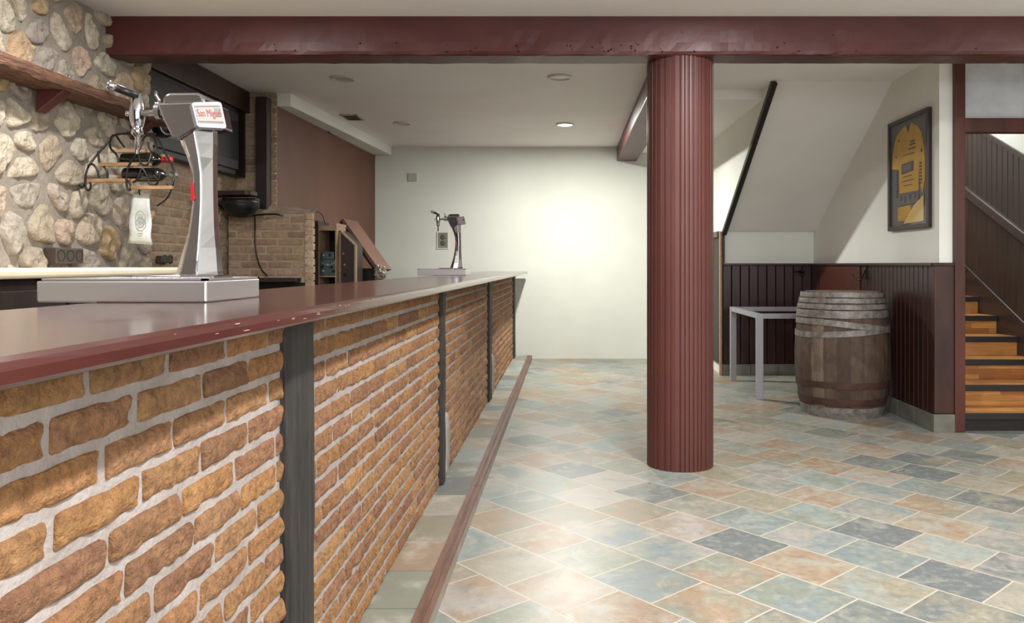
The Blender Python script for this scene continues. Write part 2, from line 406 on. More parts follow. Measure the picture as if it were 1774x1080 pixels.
# boxed step under the ceiling along the brown panel
bm = B(); prism(bm, [(-2.70, 7.02, 2.60), (-2.44, 7.02, 2.60), (-2.245, YB, 2.60), (-2.9, YB, 2.60)], (0, 0, ZC2-2.60)); struct('trim_1', bm, 'white_wall')

# ---- stone wall
def clip(poly, p, n):
    out = []
    for i in range(len(poly)):
        a, b = poly[i], poly[(i+1) % len(poly)]
        da = (a[0]-p[0])*n[0]+(a[1]-p[1])*n[1]; db = (b[0]-p[0])*n[0]+(b[1]-p[1])*n[1]
        if da <= 0: out.append(a)
        if da*db < 0:
            t = da/(da-db); out.append((a[0]+(b[0]-a[0])*t, a[1]+(b[1]-a[1])*t))
    return out
def stonework(bm, y0, y1, z0, z1, X, dy, dz):
    l = bm.loops.layers.float_color.new('Col')
    pts = []; nz = round((z1-z0)/dz); ny = round((y1-y0)/dy)
    for j in range(-1, nz+2):
        for i in range(-1, ny+2):
            if random.random() < 0.14: continue
            pts.append((y0+(i+.5*(j % 2)+random.uniform(-.36, .36))*dy, z0+(j+.5+random.uniform(-.36, .36))*dz))
    pal = [rgb(200, 188, 166), rgb(190, 176, 156), rgb(208, 197, 178), rgb(182, 170, 152), rgb(174, 165, 152), rgb(200, 174, 154), rgb(192, 164, 126), rgb(166, 158, 147), rgb(204, 192, 171), rgb(186, 174, 154), rgb(198, 184, 160), rgb(178, 164, 142)]
    for k, p in enumerate(pts):
        poly = [(p[0]-.4, p[1]-.4), (p[0]+.4, p[1]-.4), (p[0]+.4, p[1]+.4), (p[0]-.4, p[1]+.4)]
        gap = random.uniform(.007, .024)
        for q in pts:
            if q is p: continue
            dx, dz_ = q[0]-p[0], q[1]-p[1]; L = math.hypot(dx, dz_)
            if L > .7: continue
            n = (dx/L, dz_/L); m = (p[0]+dx/2-n[0]*gap*.5, p[1]+dz_/2-n[1]*gap*.5); poly = clip(poly, m, n)
            if len(poly) < 3: break
        if len(poly) < 3: continue
        for n, m in (((-1, 0), (y0, 0)), ((1, 0), (y1, 0)), ((0, -1), (0, z0)), ((0, 1), (0, z1))):
            poly = clip(poly, m, n)
            if len(poly) < 3: break
        if len(poly) < 3: continue
        if (max(a for a, _ in poly)-min(a for a, _ in poly)) < .04 or (max(a for _, a in poly)-min(a for _, a in poly)) < .03: continue
        for _ in range(1 if random.random() < .6 else 2):
            q = []
            for a, b in zip(poly, poly[1:]+poly[:1]): q += [(a[0]*.75+b[0]*.25, a[1]*.75+b[1]*.25), (a[0]*.25+b[0]*.75, a[1]*.25+b[1]*.75)]
            poly = q
        # even spacing along the outline
        segs = list(zip(poly, poly[1:]+poly[:1])); per = sum(math.dist(a, b) for a, b in segs); nn = 38; out = []; acc = 0; kk = 0
        for a, b in segs:
            d = math.dist(a, b)
            while kk < nn and kk*per/nn <= acc+d: t = (kk*per/nn-acc)/d if d else 0; out.append((a[0]+(b[0]-a[0])*t, a[1]+(b[1]-a[1])*t)); kk += 1
            acc += d
        poly = out; nn = len(poly)
        cx = sum(a for a, _ in poly)/nn; cz = sum(a for _, a in poly)/nn
        H = random.uniform(.012, .040); tilt = (random.uniform(-.25, .25), random.uniform(-.25, .25)); sd = random.uniform(0, 99); rings = []
        shrink = random.uniform(.78, 1.0)
        for fr, hh in ((1.0, -.006), (.985, .30), (.95, .62), (.89, .84), (.8, .95), (.69, 1.0), (.56, 1.0), (.42, 1.0), (.28, 1.0), (.14, 1.0)):
            rg = []
            for (a, c_) in poly:
                y = cx+(a-cx)*fr*shrink; z = cz+(c_-cz)*fr*shrink
                nv = noise.noise_vector(Vector((y*11, z*11, sd)))
                hgt = H*hh*(1+tilt[0]*(y-cx)*10+tilt[1]*(z-cz)*10)+((.5-abs(noise.noise(Vector((y*13, z*13, sd)))))*.022-.006+noise.noise(Vector((y*30, z*30, sd)))*.009+noise.noise(Vector((y*75, z*75, sd)))*.005)*(1 if hh > .5 else .4)
                rg.append(bm.verts.new((X+max(hgt, -.01), y+nv.x*.020, z+nv.y*.016)))
            rings.append(rg)
        cv = bm.verts.new((X+H*1.05, cx, cz)); c = jig(random.choice(pal), .1)
        fs = []
        for r0, r1 in zip(rings, rings[1:]):
            for i in range(nn): fs.append(bm.faces.new((r0[i], r0[(i+1) % nn], r1[(i+1) % nn], r1[i])))
        for i in range(nn): fs.append(bm.faces.new((rings[-1][i], rings[-1][(i+1) % nn], cv)))
        for f in fs:
            f.smooth = True
            for lp in f.loops: lp[l] = c
bm = B()
box(bm, -3.2, -2.655, 2.2, 5.02, 0, ZC1+.05); box(bm, -3.2, -2.66, 4.8, 5.02, ZC1, ZC2)
for f in bm.faces: f.material_index = 1
nst = len(bm.faces)
random.seed(11)
stonework(bm, 2.9, 5.04, 1.15, ZC2, -2.655, .205, .142)
# quoin stones turning the far edge of the wall
l = bm.loops.layers.float_color.get('Col')
zq = 1.1
while zq < 2.65:
    hq = random.uniform(.1, .19); nv0 = len(bm.verts)
    r = bmesh.ops.create_icosphere(bm, subdivisions=3, radius=1.0)['verts']; sd = random.uniform(0, 50)
    for v in r:
        d = v.co.copy(); k = 1+noise.noise(d*1.7+Vector((sd, 0, 0)))*.25
        d = Vector([math.copysign(abs(x)**.7, x) for x in d])
        v.co = Vector((-2.69+d.x*.062*k, 5.0+d.y*.06*k, zq+hq/2+d.z*hq*.5*k))
    c = jig(rgb(190, 174, 150), .14)
    for f in {f for v in r for f in v.link_faces}:
        f.smooth = True; f.material_index = 0
        for lp in f.loops: lp[l] = c
    zq += hq+.012
o = struct('wall_left', bm, ['stone', 'mortar_stone'])

# ---- brick part of the left wall beyond the stone, and its return facing the room
tan = [rgb(178, 153, 127), rgb(168, 142, 117), rgb(184, 160, 134), rgb(162, 137, 113), rgb(178, 151, 121)]
bm = B(); mo = B()
brickwork(bm, (-2.9, 5.03, 0.9), Y_, Z_, X_, 2.0, 1.8, .20, .051, .0135, tan, .007, 0.0, lambda u: (4, 3), .004)
box(bm, -3.2, -2.9, 5.02, 7.2, 0, ZC2); 
for f in bm.faces:
    if len(f.verts) == 4 and f.calc_area() > .05: f.material_index = 1
struct('wall_left', bm, ['brick_tan', 'mortar_tan'])
bm = B(); brickwork(bm, (-2.9, 6.97, 1.55), X_, Z_, -Y_, .36, 1.15, .20, .051, .0135, tan, .007, 0.0, lambda u: (4, 3), .004)
box(bm, -2.9, -2.56, 6.972, 7.1, 0, ZC2)
for f in bm.faces:
    if len(f.verts) == 4 and f.calc_area() > .03: f.material_index = 1
struct('wall_left', bm, ['brick_tan', 'mortar_tan'])
# brown boarded wall running to the back
bm = B(); prism(bm, [(-2.56, 7.02, 1.02), (-2.466, YB+.05, 1.02), (-2.9, YB+.05, 1.02), (-2.9, 7.02, 1.02)], (0, 0, 1.62)); struct('wall_left', bm, 'panel_maroon')
bm = B(); prism(bm, [(-2.60, 7.12, 0), (-2.50, YB+.05, 0), (-2.9, YB+.05, 0), (-2.9, 7.12, 0)], (0, 0, 1.02)); struct('wall_left', bm, 'void')

# ---- stair nook on the right
XW = 2.675; XN = 1.68
struct('wall_right', bx(XW, 2.77, 5.73, 8.9, 0, ZC2), 'white_wall')
struct('wall_back', bx(XN+.03, XW, 8.66, 8.9, 0, 1.75), 'white_wall')
bm = B(); prism(bm, [(XN+.03, 6.55, ZC2), (XN+.03, 8.6, 1.567), (XN+.03, 8.66, 1.567), (XN+.03, 8.66, ZC2)], (XW-XN-.03, 0, 0)); struct('ceiling', bm, 'ceiling')
bm = B(); prism(bm, [(XN, 6.55, ZC2), (XN, 8.6, 1.567), (XN, 8.66, 1.54), (XN, 8.66, 0), (XN, YB, 0), (XN, YB, ZC2)], (0.03, 0, 0)); struct('wall_right', bm, 'white_wall')
# dark strip along the edge of the slope and down the corner
bm = B(); dz = -(2.709-1.567)/2.05
prism(bm, [(XN-.012, 6.55, ZC2), (XN-.012, 8.6, 1.567), (XN-.012, 8.6, 1.515), (XN-.012, 6.50, ZC2-.03)], (.05, 0, 0)); box(bm, XN-.012, XN+.02, 8.60, 8.655, 1.22, 1.56)
struct('trim_2', bm, 'black_wood', bevel=.004)
bm = B(); box(bm, XN-.03, XN-.012, 8.60, 8.67, 0, 1.56); struct('trim_3', bm, 'tan_edge')

# wainscot: far wall, side wall, end panel
CAP = 1.215
bm = B(); box(bm, XN, 2.66, 8.63, 8.66, 0, CAP-.02)
boards(bm, (XN, 8.63, .125), X_, Z_, -Y_, .955, CAP-.15, .098); struct('wall_back', bm, 'wainscot')
bm = B(); box(bm, 2.645, XW, 5.75, 8.76, 0, CAP-.02)
boards(bm, (2.645, 5.75, .125), Y_, Z_, -X_, 1.4, CAP-.15, .078); boards(bm, (2.645, 8.30, .125), Y_, Z_, -X_, .33, CAP-.15, .084); struct('wall_right', bm, 'wainscot')
bm = B(); box(bm, XN, 2.66, 8.59, 8.66, CAP-.025, CAP); box(bm, 2.61, XW, 5.72, 8.76, CAP-.025, CAP); box(bm, 2.62, 2.77, 5.695, 5.75, CAP-.025, CAP); struct('trim_4', bm, 'wainscot', bevel=.005)
struct('trim_5', bx(2.63, 2.775, 5.705, 5.76, .13, CAP-.02), 'end_panel', bevel=.006)
bm = B()
x = XN
while x < 2.6: box(bm, x, min(x+.30, 2.64), 8.605, 8.63, .0, .122); x += .303
struct('baseboard_back', bm, 'base_tile', bevel=.003)
bm = B(); y = 5.72
while y < 8.55: box(bm, 2.62, 2.645, y, min(y+.30, 8.62), 0, .122); y += .303
box(bm, 2.62, 2.775, 5.695, 5.72, 0, .128); struct('baseboard_right', bm, 'base_tile', bevel=.003)
# flat brown cupboard door let into the side wainscot
d1 = struct('door_1', bx(2.625, 2.65, 7.17, 8.29, .14, CAP-.03), 'brown_door', bevel=.004)
# low door behind the corner, under the stairs
d2 = struct('door_2', bx(1.655, XN, 8.72, 9.55, .12, 1.50), 'dark_brown', bevel=.004)
bm = B(); box(bm, 1.63, XN, 8.68, 9.60, 1.50, 1.565); box(bm, 1.65, XN, 9.55, 9.62, 0, 1.5); o = obj('door_frame', bm, 'dark_rail', d2, bevel=.003)

# ---- stair opening
yo = 5.73
dr = struct('door_3', bx(2.77, 2.845, yo-.04, yo+.07, 0, ZC2-.003), 'maroon_frame', bevel=.006)
obj('transom_rail', bx(2.845, 3.95, yo-.03, yo+.06, 2.15, 2.252), 'maroon_frame', dr, bevel=.006)
obj('transom_panel', bx(2.845, 3.95, yo+.005, yo+.03, 2.252, ZC2-.003), 'transom', dr, label='glossy grey transom panel')
obj('chipped_strip', bx(2.845, 3.95, yo-.01, yo+.01, 2.252, 2.262), 'ring_white', dr)
obj('far_post', bx(3.95, 4.03, yo-.04, yo+.07, 0, ZC2-.003), 'maroon_frame', dr, bevel=.006)
struct('wall_right', bx(4.03, 4.5, yo, yo+.1, 0, ZC2), 'white_wall')
XS = 3.81; RIS = .155; TR = .32; nz = lambda y: .13+RIS/TR*(y-5.75)
struct('wall_right', bx(XS, XS+.1, yo+.1, 10.4, 0, 4.0), 'white_wall')
struct('wall_back', bx(2.77, XS, 10.06, 10.14, 0, 4.0), 'dark_panel')
struct('wall_left', bx(2.7, 2.79, 8.9, 10.06, 0, 4.0), 'white_wall')
struct('wall_left', bx(2.68, 2.77, 5.84, 8.9, ZC2+.0, 4.0), 'white_wall')
struct('ceiling', bx(2.68, XS+.1, 5.84, 10.4, 4.0, 4.1), 'ceiling')
bm = B(); boards(bm, (XS, 5.85, 0), Y_, Z_, -X_, 4.2, 1, .085, topfun=lambda u: nz(5.85+u)+1.54, botfun=lambda u: max(0, nz(5.85+u)+.1)); struct('trim_6', bm, 'dark_panel')
def slope_strip(name, m, o0, o1, th, **kw):
    bm = B(); ya, yb = 5.85, 9.6
    prism(bm, [(XS-th, ya, nz(ya)+o0), (XS-th, yb, nz(yb)+o0), (XS-th, yb, nz(yb)+o1), (XS-th, ya, nz(ya)+o1)], (th, 0, 0)); return struct(name, bm, m, **kw)
slope_strip('trim_7', 'dark_rail', .84, .93, .045, bevel=.008)
slope_strip('trim_8', 'black_wood', .81, .84, .03)
slope_strip('trim_9', 'dark_rail', -.15, .17, .022, bevel=.005)
slope_strip('trim_10', 'dark_rail', 1.52, 1.56, .02)

st = thing('staircase', 'staircase of orange wooden treads with black nosing strips behind the maroon door frame', 'stairs', (3.3, 5.75, 0))
NS = 12
for i in range(NS):
    y = 5.75+TR*i; z = .13+RIS*i
    obj('riser', bx(2.80, XS-.024, y, y+.02, z-RIS+.0 if i else 0, z-.03), 'black_wood' if i == 0 else 'stair_wood', st, **({'label': 'dark scuffed bottom riser'} if i == 0 else {}))
    obj('tread', bx(2.80, XS-.024, y-.012, y+TR+.02 if i < NS-1 else 10.05, z-.028, z), 'stair_wood', st)
    obj('nosing_strip', bx(2.80, XS-.024, y-.022, y-.010, z-.045, z+.002), 'black_strip', st, bevel=.003, label='black nosing strip')

# ================================================================== BEAMS, COLUMN
bm = B(); nx = 150
rows = [(4.58, 2.41), (4.58, 2.63), (4.80, ZC2), (4.80, 2.41)]
sec = [(4.80, ZC2), (4.80, 2.415), (4.78, 2.408), (4.605, 2.408), (4.588, 2.413), (4.58, 2.43), (4.58, 2.48), (4.58, 2.55), (4.58, ZC1), (4.60, ZC1+.03)]
prev = None
for i in range(nx+1):
    x = -2.655+(4.6+2.655)*i/nx; ring = []
    for k, (y, z) in enumerate(sec):
        w = noise.noise(Vector((x*6, k*3.1, 0)))*.004+noise.noise(Vector((x*19, k*2.7, 4)))*.003 if 2 <= k <= 6 else 0
        ring.append(bm.verts.new((x, y+w, z+(w if k < 6 else 0))))
    if prev:
        for k in range(len(sec)-1): bm.faces.new((prev[k], ring[k], ring[k+1], prev[k+1]))
    prev = ring
nf = len(bm.faces); random.seed(5)
for x in [random.gauss(.35, .28) for _ in range(26)]+[random.uniform(-2, -.5) for _ in range(10)]+[random.uniform(.9, 3) for _ in range(9)]:
    z = 2.425+abs(random.gauss(0, .045)); cyl(bm, (x, 4.5795, z), (x, 4.577, z-.004), random.uniform(.002, .006), seg=7)
bm.faces.ensure_lookup_table()
for f in bm.faces[nf:]: f.material_index = 1
mb = obj('ceiling_beam', bm, ['maroon', 'black_wood']); tag(mb, 'long maroon beam crossing the whole ceiling above the fluted column', 'beam')
bm = bx(.63, .885, 4.80, YB+.02, 2.525, ZC2); o = obj('ceiling_beam', bm, 'maroon', bevel=.01)
tag(o, 'short maroon beam running back to the white rear wall behind the column', 'beam')

cx_, cy_, cr_ = .677, 4.79, .197
bm = B(); pr = []; NF = 34; random.seed(3); angs = []; a = 0
ws = [random.choice((1.0, 1.0, 1.45, .7)) for _ in range(NF)]; s = sum(ws)
for w in ws:
    da = 2*PI*w/s
    angs += [(a, -.007), (a+.012, -.006), (a+.022, 0), (a+da*.5, .0012), (a+da-.022, 0), (a+da-.012, -.006)]; a += da
lo = []; hi = []
for ang, dr_ in angs:
    r = cr_+dr_; lo.append(bm.verts.new((cx_+r*math.cos(ang), cy_+r*math.sin(ang), 0))); hi.append(bm.verts.new((cx_+r*math.cos(ang), cy_+r*math.sin(ang), 2.409)))
for i in range(len(lo)): j = (i+1) % len(lo); bm.faces.new((lo[i], lo[j], hi[j], hi[i]))
bm.faces.new(hi)
co = obj('fluted_column', bm, 'maroon_column'); tag(co, 'round maroon column with vertical flutes standing on the tiled floor', 'column')

# ================================================================== BAR
XB = -.675; ZS = .05; ZT = 1.116; XO = -.505; XR = -1.045
bar = thing('brick_bar', 'long brick bar front with dark timber posts under the glossy counter', 'bar', (-.8, 5, ZS))
bm = B(); mo = B(); random.seed(21)
obr = [rgb(186, 138, 94), rgb(180, 132, 91), rgb(190, 144, 101), rgb(172, 126, 89), rgb(174, 127, 95), rgb(162, 118, 88), rgb(192, 141, 92)]
def res(u):
    d = u-.4+.0
    return (15, 5) if d < 2.2 else ((8, 3) if d < 4.4 else (3, 2))
off = 1.008-.0645*15
brickwork(bm, (XB, .4, ZS), Y_, Z_, X_, 9.68, 1.035, .203, .0515, .013, obr, .0100, off-ZS, res, .0056)
ql = bm.loops.layers.float_color.get('Col')
obj('brickwork', bm, 'brick', bar, smooth=False)
bm = B(); box(bm, -.86, XB+.0015, .38, 10.09, ZS, 1.085); obj('mortar_bed', bm, 'mortar', bar, label='pale grey mortar between the bricks')
for k, (ya, yb) in enumerate(((1.863, 2.064), (4.14, 4.284), (6.65, 6.90), (9.75, 10.05))):
    bm = B(); n = 24; prev = None
    for i in range(n+1):
        z = ZS+(1.086-ZS)*i/n; r = []
        for (x, y) in ((-.70, ya), (-.662, ya), (-.650, ya+.015), (-.650, (ya*2+yb)/3), (-.650, (ya+2*yb)/3), (-.652, yb-.012), (-.664, yb), (-.70, yb)):
            nv = noise.noise_vector(Vector((x*20, y*9+k*7, z*5)))*.006
            r.append(bm.verts.new((x+nv.x, y+nv.y, z)))
        if prev:
            for j in range(len(r)-1): bm.faces.new((prev[j], prev[j+1], r[j+1], r[j]))
        prev = r
    obj('timber_post', bm, 'post', bar, label='weathered black timber post')
for (y, w, h) in ((2.11, .07, .20), (4.36, .12, .34), (7.02, .16, .36)):
    bm = B(); r = bmesh.ops.create_icosphere(bm, subdivisions=4, radius=1.0)['verts']
    for v in r:
        d = Vector([math.copysign(abs(q)**.55, q) for q in v.co]); k = 1+noise.noise(v.co*4+Vector((y, 0, 0)))*.18
        v.co = Vector((-.672+d.x*.022*k, y+d.y*w*k*.6, ZS+h*.5+d.z*h*.5))
    obj('mortar_lump', bm, 'mortar', bar, smooth=True, label='rough lump of mortar at a post foot')
obj('back_board', bx(-.90, -.862, .38, 10.05, ZS, 1.084), 'dark_brown', bar)

bm = B()
prof = [(XR, 1.09), (XR, ZT), (XO-.012, ZT), (XO-.003, ZT-.004), (XO, ZT-.012), (XO, 1.092), (XO-.004, 1.087), (XO-.012, 1.086), (XR+.004, 1.086)]
prev = None; n = 80
for i in range(n+1):
    y = .25+(10.10-.25)*i/n; r = []
    for k, (x, z) in enumerate(prof):
        w = noise.noise(Vector((y*3.0, k, 0)))*.0012 if 2 <= k <= 6 else 0
        r.append(bm.verts.new((x+w, y, z)))
    if prev:
        for j in range(len(r)): q = (j+1) % len(r); bm.faces.new((prev[j], prev[q], r[q], r[j]))
    else: bm.faces.new(r[::-1])
    prev = r
bm.faces.new(prev)
nf = len(bm.faces); random.seed(9)
for _ in range(70):
    y = random.uniform(1.0, 3.2) if random.random() < .3 else random.gauss(5.2, .6); z = random.uniform(1.094, 1.112); s = random.uniform(.001, .003)
    box(bm, XO-.001, XO+.0012, y, y+s*random.uniform(1, 7), z, z+s*.5)
bm.faces.ensure_lookup_table()
for f in bm.faces[nf:]: f.material_index = 1
ct = obj('bar_countertop', bm, ['counter', 'tan_edge']); tag(ct, 'long glossy maroon counter top lying on the brick bar', 'counter')

# tiled foot step
sp = thing('tiled_step', 'low step of square tiles with a brown edge along the brick bar', 'step', (-.56, 5, 0))
obj('step_body', bx(XB-.0, -.50, .3, 10.1, 0, .044), 'grout_grey', sp)
bm = B(); random.seed(31); y = 2.665-.33*7
pal = [rgb(*c) for _, c in TILE_RAMP]
while y < 10.05:
    n0 = len(bm.faces); box(bm, XB+.002, -.503, y+.003, min(y+.326, 10.1), .0, ZS); bm.faces.ensure_lookup_table(); setcol(bm, bm.faces[n0:], jig(random.choice(pal), .06)); y += .33
obj('tile_row', bm, 'step_tile', sp, bevel=.002)
for ya, yb in ((.3, 1.44), (1.44, 4.14), (4.14, 6.84), (6.84, 10.1)):
    bm = B(); prof = [(-.503, 0), (-.503, .053), (-.478, .053), (-.475, .049), (-.470, .049), (-.467, .052), (-.450, .052), (-.447, .046), (-.447, 0)]
    prism(bm, [(x, ya+.003, z) for x, z in prof], (0, yb-ya-.006, 0))
    for f in bm.faces:
        if f.normal.x > .9 or all(abs(v.co.x+.447) < 1e-4 for v in f.verts): f.material_index = 1
    obj('edge_nosing', bm, ['nosing_wood', 'nosing_side'], sp, label='grooved brown wooden edge strip')

# ================================================================== BEER TAPS
def beer_tap(loc, label):
    lx, ly, lz = loc
    t = thing('beer_tap', label, 'beer tap', loc, 'beer taps on the bar')
    # local frame: tower foot centre = (-.894, 1.93) in the first tap; work with offsets from loc
    def L(px, py, dy=0.0): v = W(px, py, 1.93); return Vector((lx+v.x+.894, ly+dy, lz+v.z-1.116))
    zt = lz+.053
    # tray
    bm = B(); x0, x1, y0, y1 = lx-.283, lx+.094, ly-.165, ly+.14
    box(bm, x0, x1, y0, y1, lz, zt-.004)
    obj('drip_tray', bm, 'steel', t, bevel=.004)
    bm = B()
    for k in range(4): pass
    box(bm, x0, x1, y0, y0+.012, zt-.004, zt); box(bm, x0, x1, y1-.012, y1, zt-.004, zt); box(bm, x0, x0+.012, y0, y1, zt-.004, zt); box(bm, x1-.012, x1, y0, y1, zt-.004, zt)
    for i in range(16): xx = x0+.03+i*.0205; box(bm, xx, xx+.008, y0+.012, y1-.012, zt-.006, zt-.001)
    obj('tray_grid', bm, 'steel', t)
    bm = B(); box(bm, lx-.135, lx+.06, ly-.055, ly+.06, zt-.002, zt+.006); obj('foot_plate', bm, 'chrome', t, bevel=.004)
    # tower
    prof = [(482, 305, 383, 1.0), (470, 309, 381, .97), (452, 314, 379.5, .9), (430, 320.5, 377.5, .84), (407, 327, 375, .78), (380, 332, 373.5, .72), (351, 336, 372.5, .68), (325, 336.5, 372, .67), (301, 335, 372, .68), (275, 327, 372, .73), (250, 316, 373, .82), (228, 308, 373, .9), (205, 302, 372, .95)]
    bm = B(); rings = []
    for (py, a, b, dep) in prof:
        A = L(a, py).x; Bx = L(b, py).x; c = (A+Bx)/2; w = (Bx-A)/2; z = L(a, py).z; D = .052*dep
        pts = [(-1, .012), (-.9, -.35*D), (-.42, -D), (.34, -D), (.4, -.93*D), (.96, -.2*D), (1, .012), (.8, D*.8), (-.8, D*.8)]
        rings.append([bm.verts.new((c+u*w, ly+v, max(z, zt+.005))) for u, v in pts])
    for r0, r1 in zip(rings, rings[1:]):
        for i in range(len(r0)): j = (i+1) % len(r0); bm.faces.new((r0[i], r0[j], r1[j], r1[i]))
    bm.faces.new(rings[0][::-1]); bm.faces.new(rings[-1])
    obj('tower', bm, 'chrome', t, bevel=.003, seg=2)
    # head
    bm = B()
    front = [(292, 187), (352, 185), (361, 228), (327, 248), (317, 243), (303, 215)]
    prism(bm, [L(px, py, -.056) for px, py in front], (0, .105, 0))
    prism(bm, [L(px, py, -.006) for px, py in [(350, 186), (382, 183), (391, 224), (360, 229)]], (0, .05, 0))
    obj('tap_head', bm, 'chrome', t, bevel=.004, seg=3)
    bm = B(); prism(bm, [L(px, py, -.052) for px, py in [(299, 187), (300, 178), (305, 170.5), (312, 168.5), (358, 168), (366, 171.5), (370, 179), (371, 187)]], (0, .095, 0))
    obj('head_lid', bm, 'chrome', t, bevel=.006, seg=3)
    # badge plate
    def PB(u, v, k=0.0):     # u 0..1 left-right, v 0..1 bottom-top on the badge
        tl, bl, br, tr = L(353, 188, -.066), L(363, 229, -.066), L(398, 226, -.02), L(388, 180, -.02)
        p = (bl*(1-u)+br*u)*(1-v)+(tl*(1-u)+tr*u)*v
        n = (br-bl).cross(tl-bl).normalized()
        if n.y > 0: n = -n
        return p+n*k
    bm = B(); c = []
    for (cu, cv, a0) in ((.9, .9, 0), (.1, .9, 90), (.1, .1, 180), (.9, .1, 270)):
        for q in range(5): an = math.radians(a0+q*22.5); c.append((cu+.1*math.cos(an), cv+.1*math.sin(an)))
    f0 = [bm.verts.new(PB(u, v, .004)) for u, v in c]; f1 = [bm.verts.new(PB(u, v, -.014)) for u, v in c]
    bm.faces.new(f0); bm.faces.new(f1[::-1])
    for i in range(len(c)): j = (i+1) % len(c); bm.faces.new((f0[i], f1[i], f1[j], f0[j]))
    bd = obj('badge', bm, 'alu', t)
    def patch(name, u0, u1, v0, v1, k, m):
        bm = B(); a = [PB(u0, v0, k), PB(u1, v0, k), PB(u1, v1, k), PB(u0, v1, k)]; n = (PB(.5, .5, 1)-PB(.5, .5, 0))*-.001
        prism(bm, a, n); obj(name, bm, m, bd)
    patch('badge_face', .06, .94, .17, .88, .0052, 'badge'); patch('badge_line', .08, .92, .80, .845, .0060, 'badge_dark'); patch('badge_line', .08, .92, .20, .245, .0060, 'badge_dark')
    patch('badge_emblem', .70, .90, .42, .74, .0058, 'badge_green')
    cu = bpy.data.curves.new('lettering', 'FONT'); cu.body = 'San Miguel'; cu.size = 1.0; cu.align_x = 'CENTER'; cu.align_y = 'CENTER'; cu.space_line = .8; cu.extrude = .0
    to = bpy.data.objects.new('lettering_source', cu); C.objects.link(to)
    dg = bpy.context.evaluated_depsgraph_get(); me = bpy.data.meshes.new_from_object(to.evaluated_get(dg)); bpy.data.objects.remove(to)
    bm = B(); bm.from_mesh(me); bpy.data.meshes.remove(me)
    xs = [v.co.x for v in bm.verts]; ys = [v.co.y for v in bm.verts]; ax, bx_ = min(xs), max(xs); ay, by = min(ys), max(ys)
    for v in bm.verts: v.co = PB(.10+.80*(v.co.x-ax)/(bx_-ax), .33+.38*(v.co.y-ay)/(by-ay), .0068)
    obj('lettering', bm, 'red', bd, label='red lettering on the white badge')
    # red sticker on the front face
    bm = B(); r0 = L(343, 323, -.0385); pts = [L(342, 322, -.0375), L(346, 318, -.0372), L(350, 338, -.0372), L(350.5, 348, -.0372), L(345, 352, -.0375)]
    prism(bm, pts, (0, -.001, 0)); obj('red_sticker', bm, 'red', t)
    # faucet
    fz = L(238, 197); bm = B()
    cyl(bm, L(293, 193), L(249, 197), .0075); lathe(bm, [(.0, 0), (.017, 0), (.020, .004), (.020, .011), (.014, .013), (.014, .017), (.021, .019), (.021, .030), (.010, .033), (0, .033)], L(294, 193), 24, (-1, 0, 0))
    obj('shank', bm, 'chrome', t, smooth=False)
    bm = B(); lathe(bm, [(0, .052), (.006, .05), (.009, .044), (.0145, .03), (.0175, .014), (.018, 0), (.0165, -.016), (.013, -.03), (.011, -.036), (.013, -.038), (.013, -.050), (.0075, -.054), (.0055, -.06), (.0052, -.097), (0, -.097)], fz, 24)
    lathe(bm, [(0, 0), (.006, .001), (.007, .006), (.003, .01), (.003, .016)], fz+Vector((-.028, 0, 0)), 12, (1, 0, 0))
    obj('faucet', bm, 'chrome', t, smooth=True)
    a, b = L(241, 168, -.005), L(206, 154, -.045); bm = B(); cyl(bm, a, a+(b-a)*.8, .0085, .0095, 16); hd = obj('tap_handle', bm, 'black', t, smooth=True, label='black tap handle')
    bm = B(); lathe(bm, [(0, -.011), (.0095, -.010), (.011, -.004), (.011, .004), (.008, .010), (0, .012)], b-(b-a)*.1, 20, b-a); obj('handle_cap', bm, 'chrome', hd, smooth=True, label='chrome cap')
    bm = B(); tube(bm, smoothpts([L(282, 184, -.012), L(281, 174, -.016), L(276, 166, -.02), L(279, 162, -.02)], 2), .0035); obj('flow_lever', bm, 'chrome', t, smooth=True)
    bm = B(); tube(bm, smoothpts([L(237, 262, 0), L(231, 268, -.01), L(226, 276, -.02)], 2), .002); 
    bm.free()
    return t
beer_tap((-.894, 1.93, ZT), 'large near chrome beer tap with drip tray on the bar beside the stone wall')
beer_tap((-.894, 6.42, ZT), 'small distant chrome beer tap at the far end of the bar before the white wall')

# ================================================================== BACK BAR
o = bx(-2.655, -2.1, .9, 4.36, 1.145, 1.186); o = obj('back_counter', o, 'cream', bevel=.014, seg=4); tag(o, 'cream stone worktop against the stone wall behind the bar', 'worktop')
cb = thing('back_cabinet', 'dark wooden cabinet carrying the cream worktop under the stone wall', 'cabinet', (-2.35, 2.6, 0))
obj('carcass', bx(-2.60, -2.17, .9, 4.3, 0, 1.145), 'dark_brown', cb)
for y in (.95, 1.78, 2.61, 3.44): d = obj('cabinet_door', bx(-2.17, -2.145, y, y+.8, .1, 1.1), 'dark_brown', cb, bevel=.006); bm = B(); lathe(bm, [(0, 0), (.012, 0), (.016, .02), (0, .028)], (-2.145, y+.7, .7), 14, (1, 0, 0)); obj('knob', bm, 'iron', d, smooth=True)

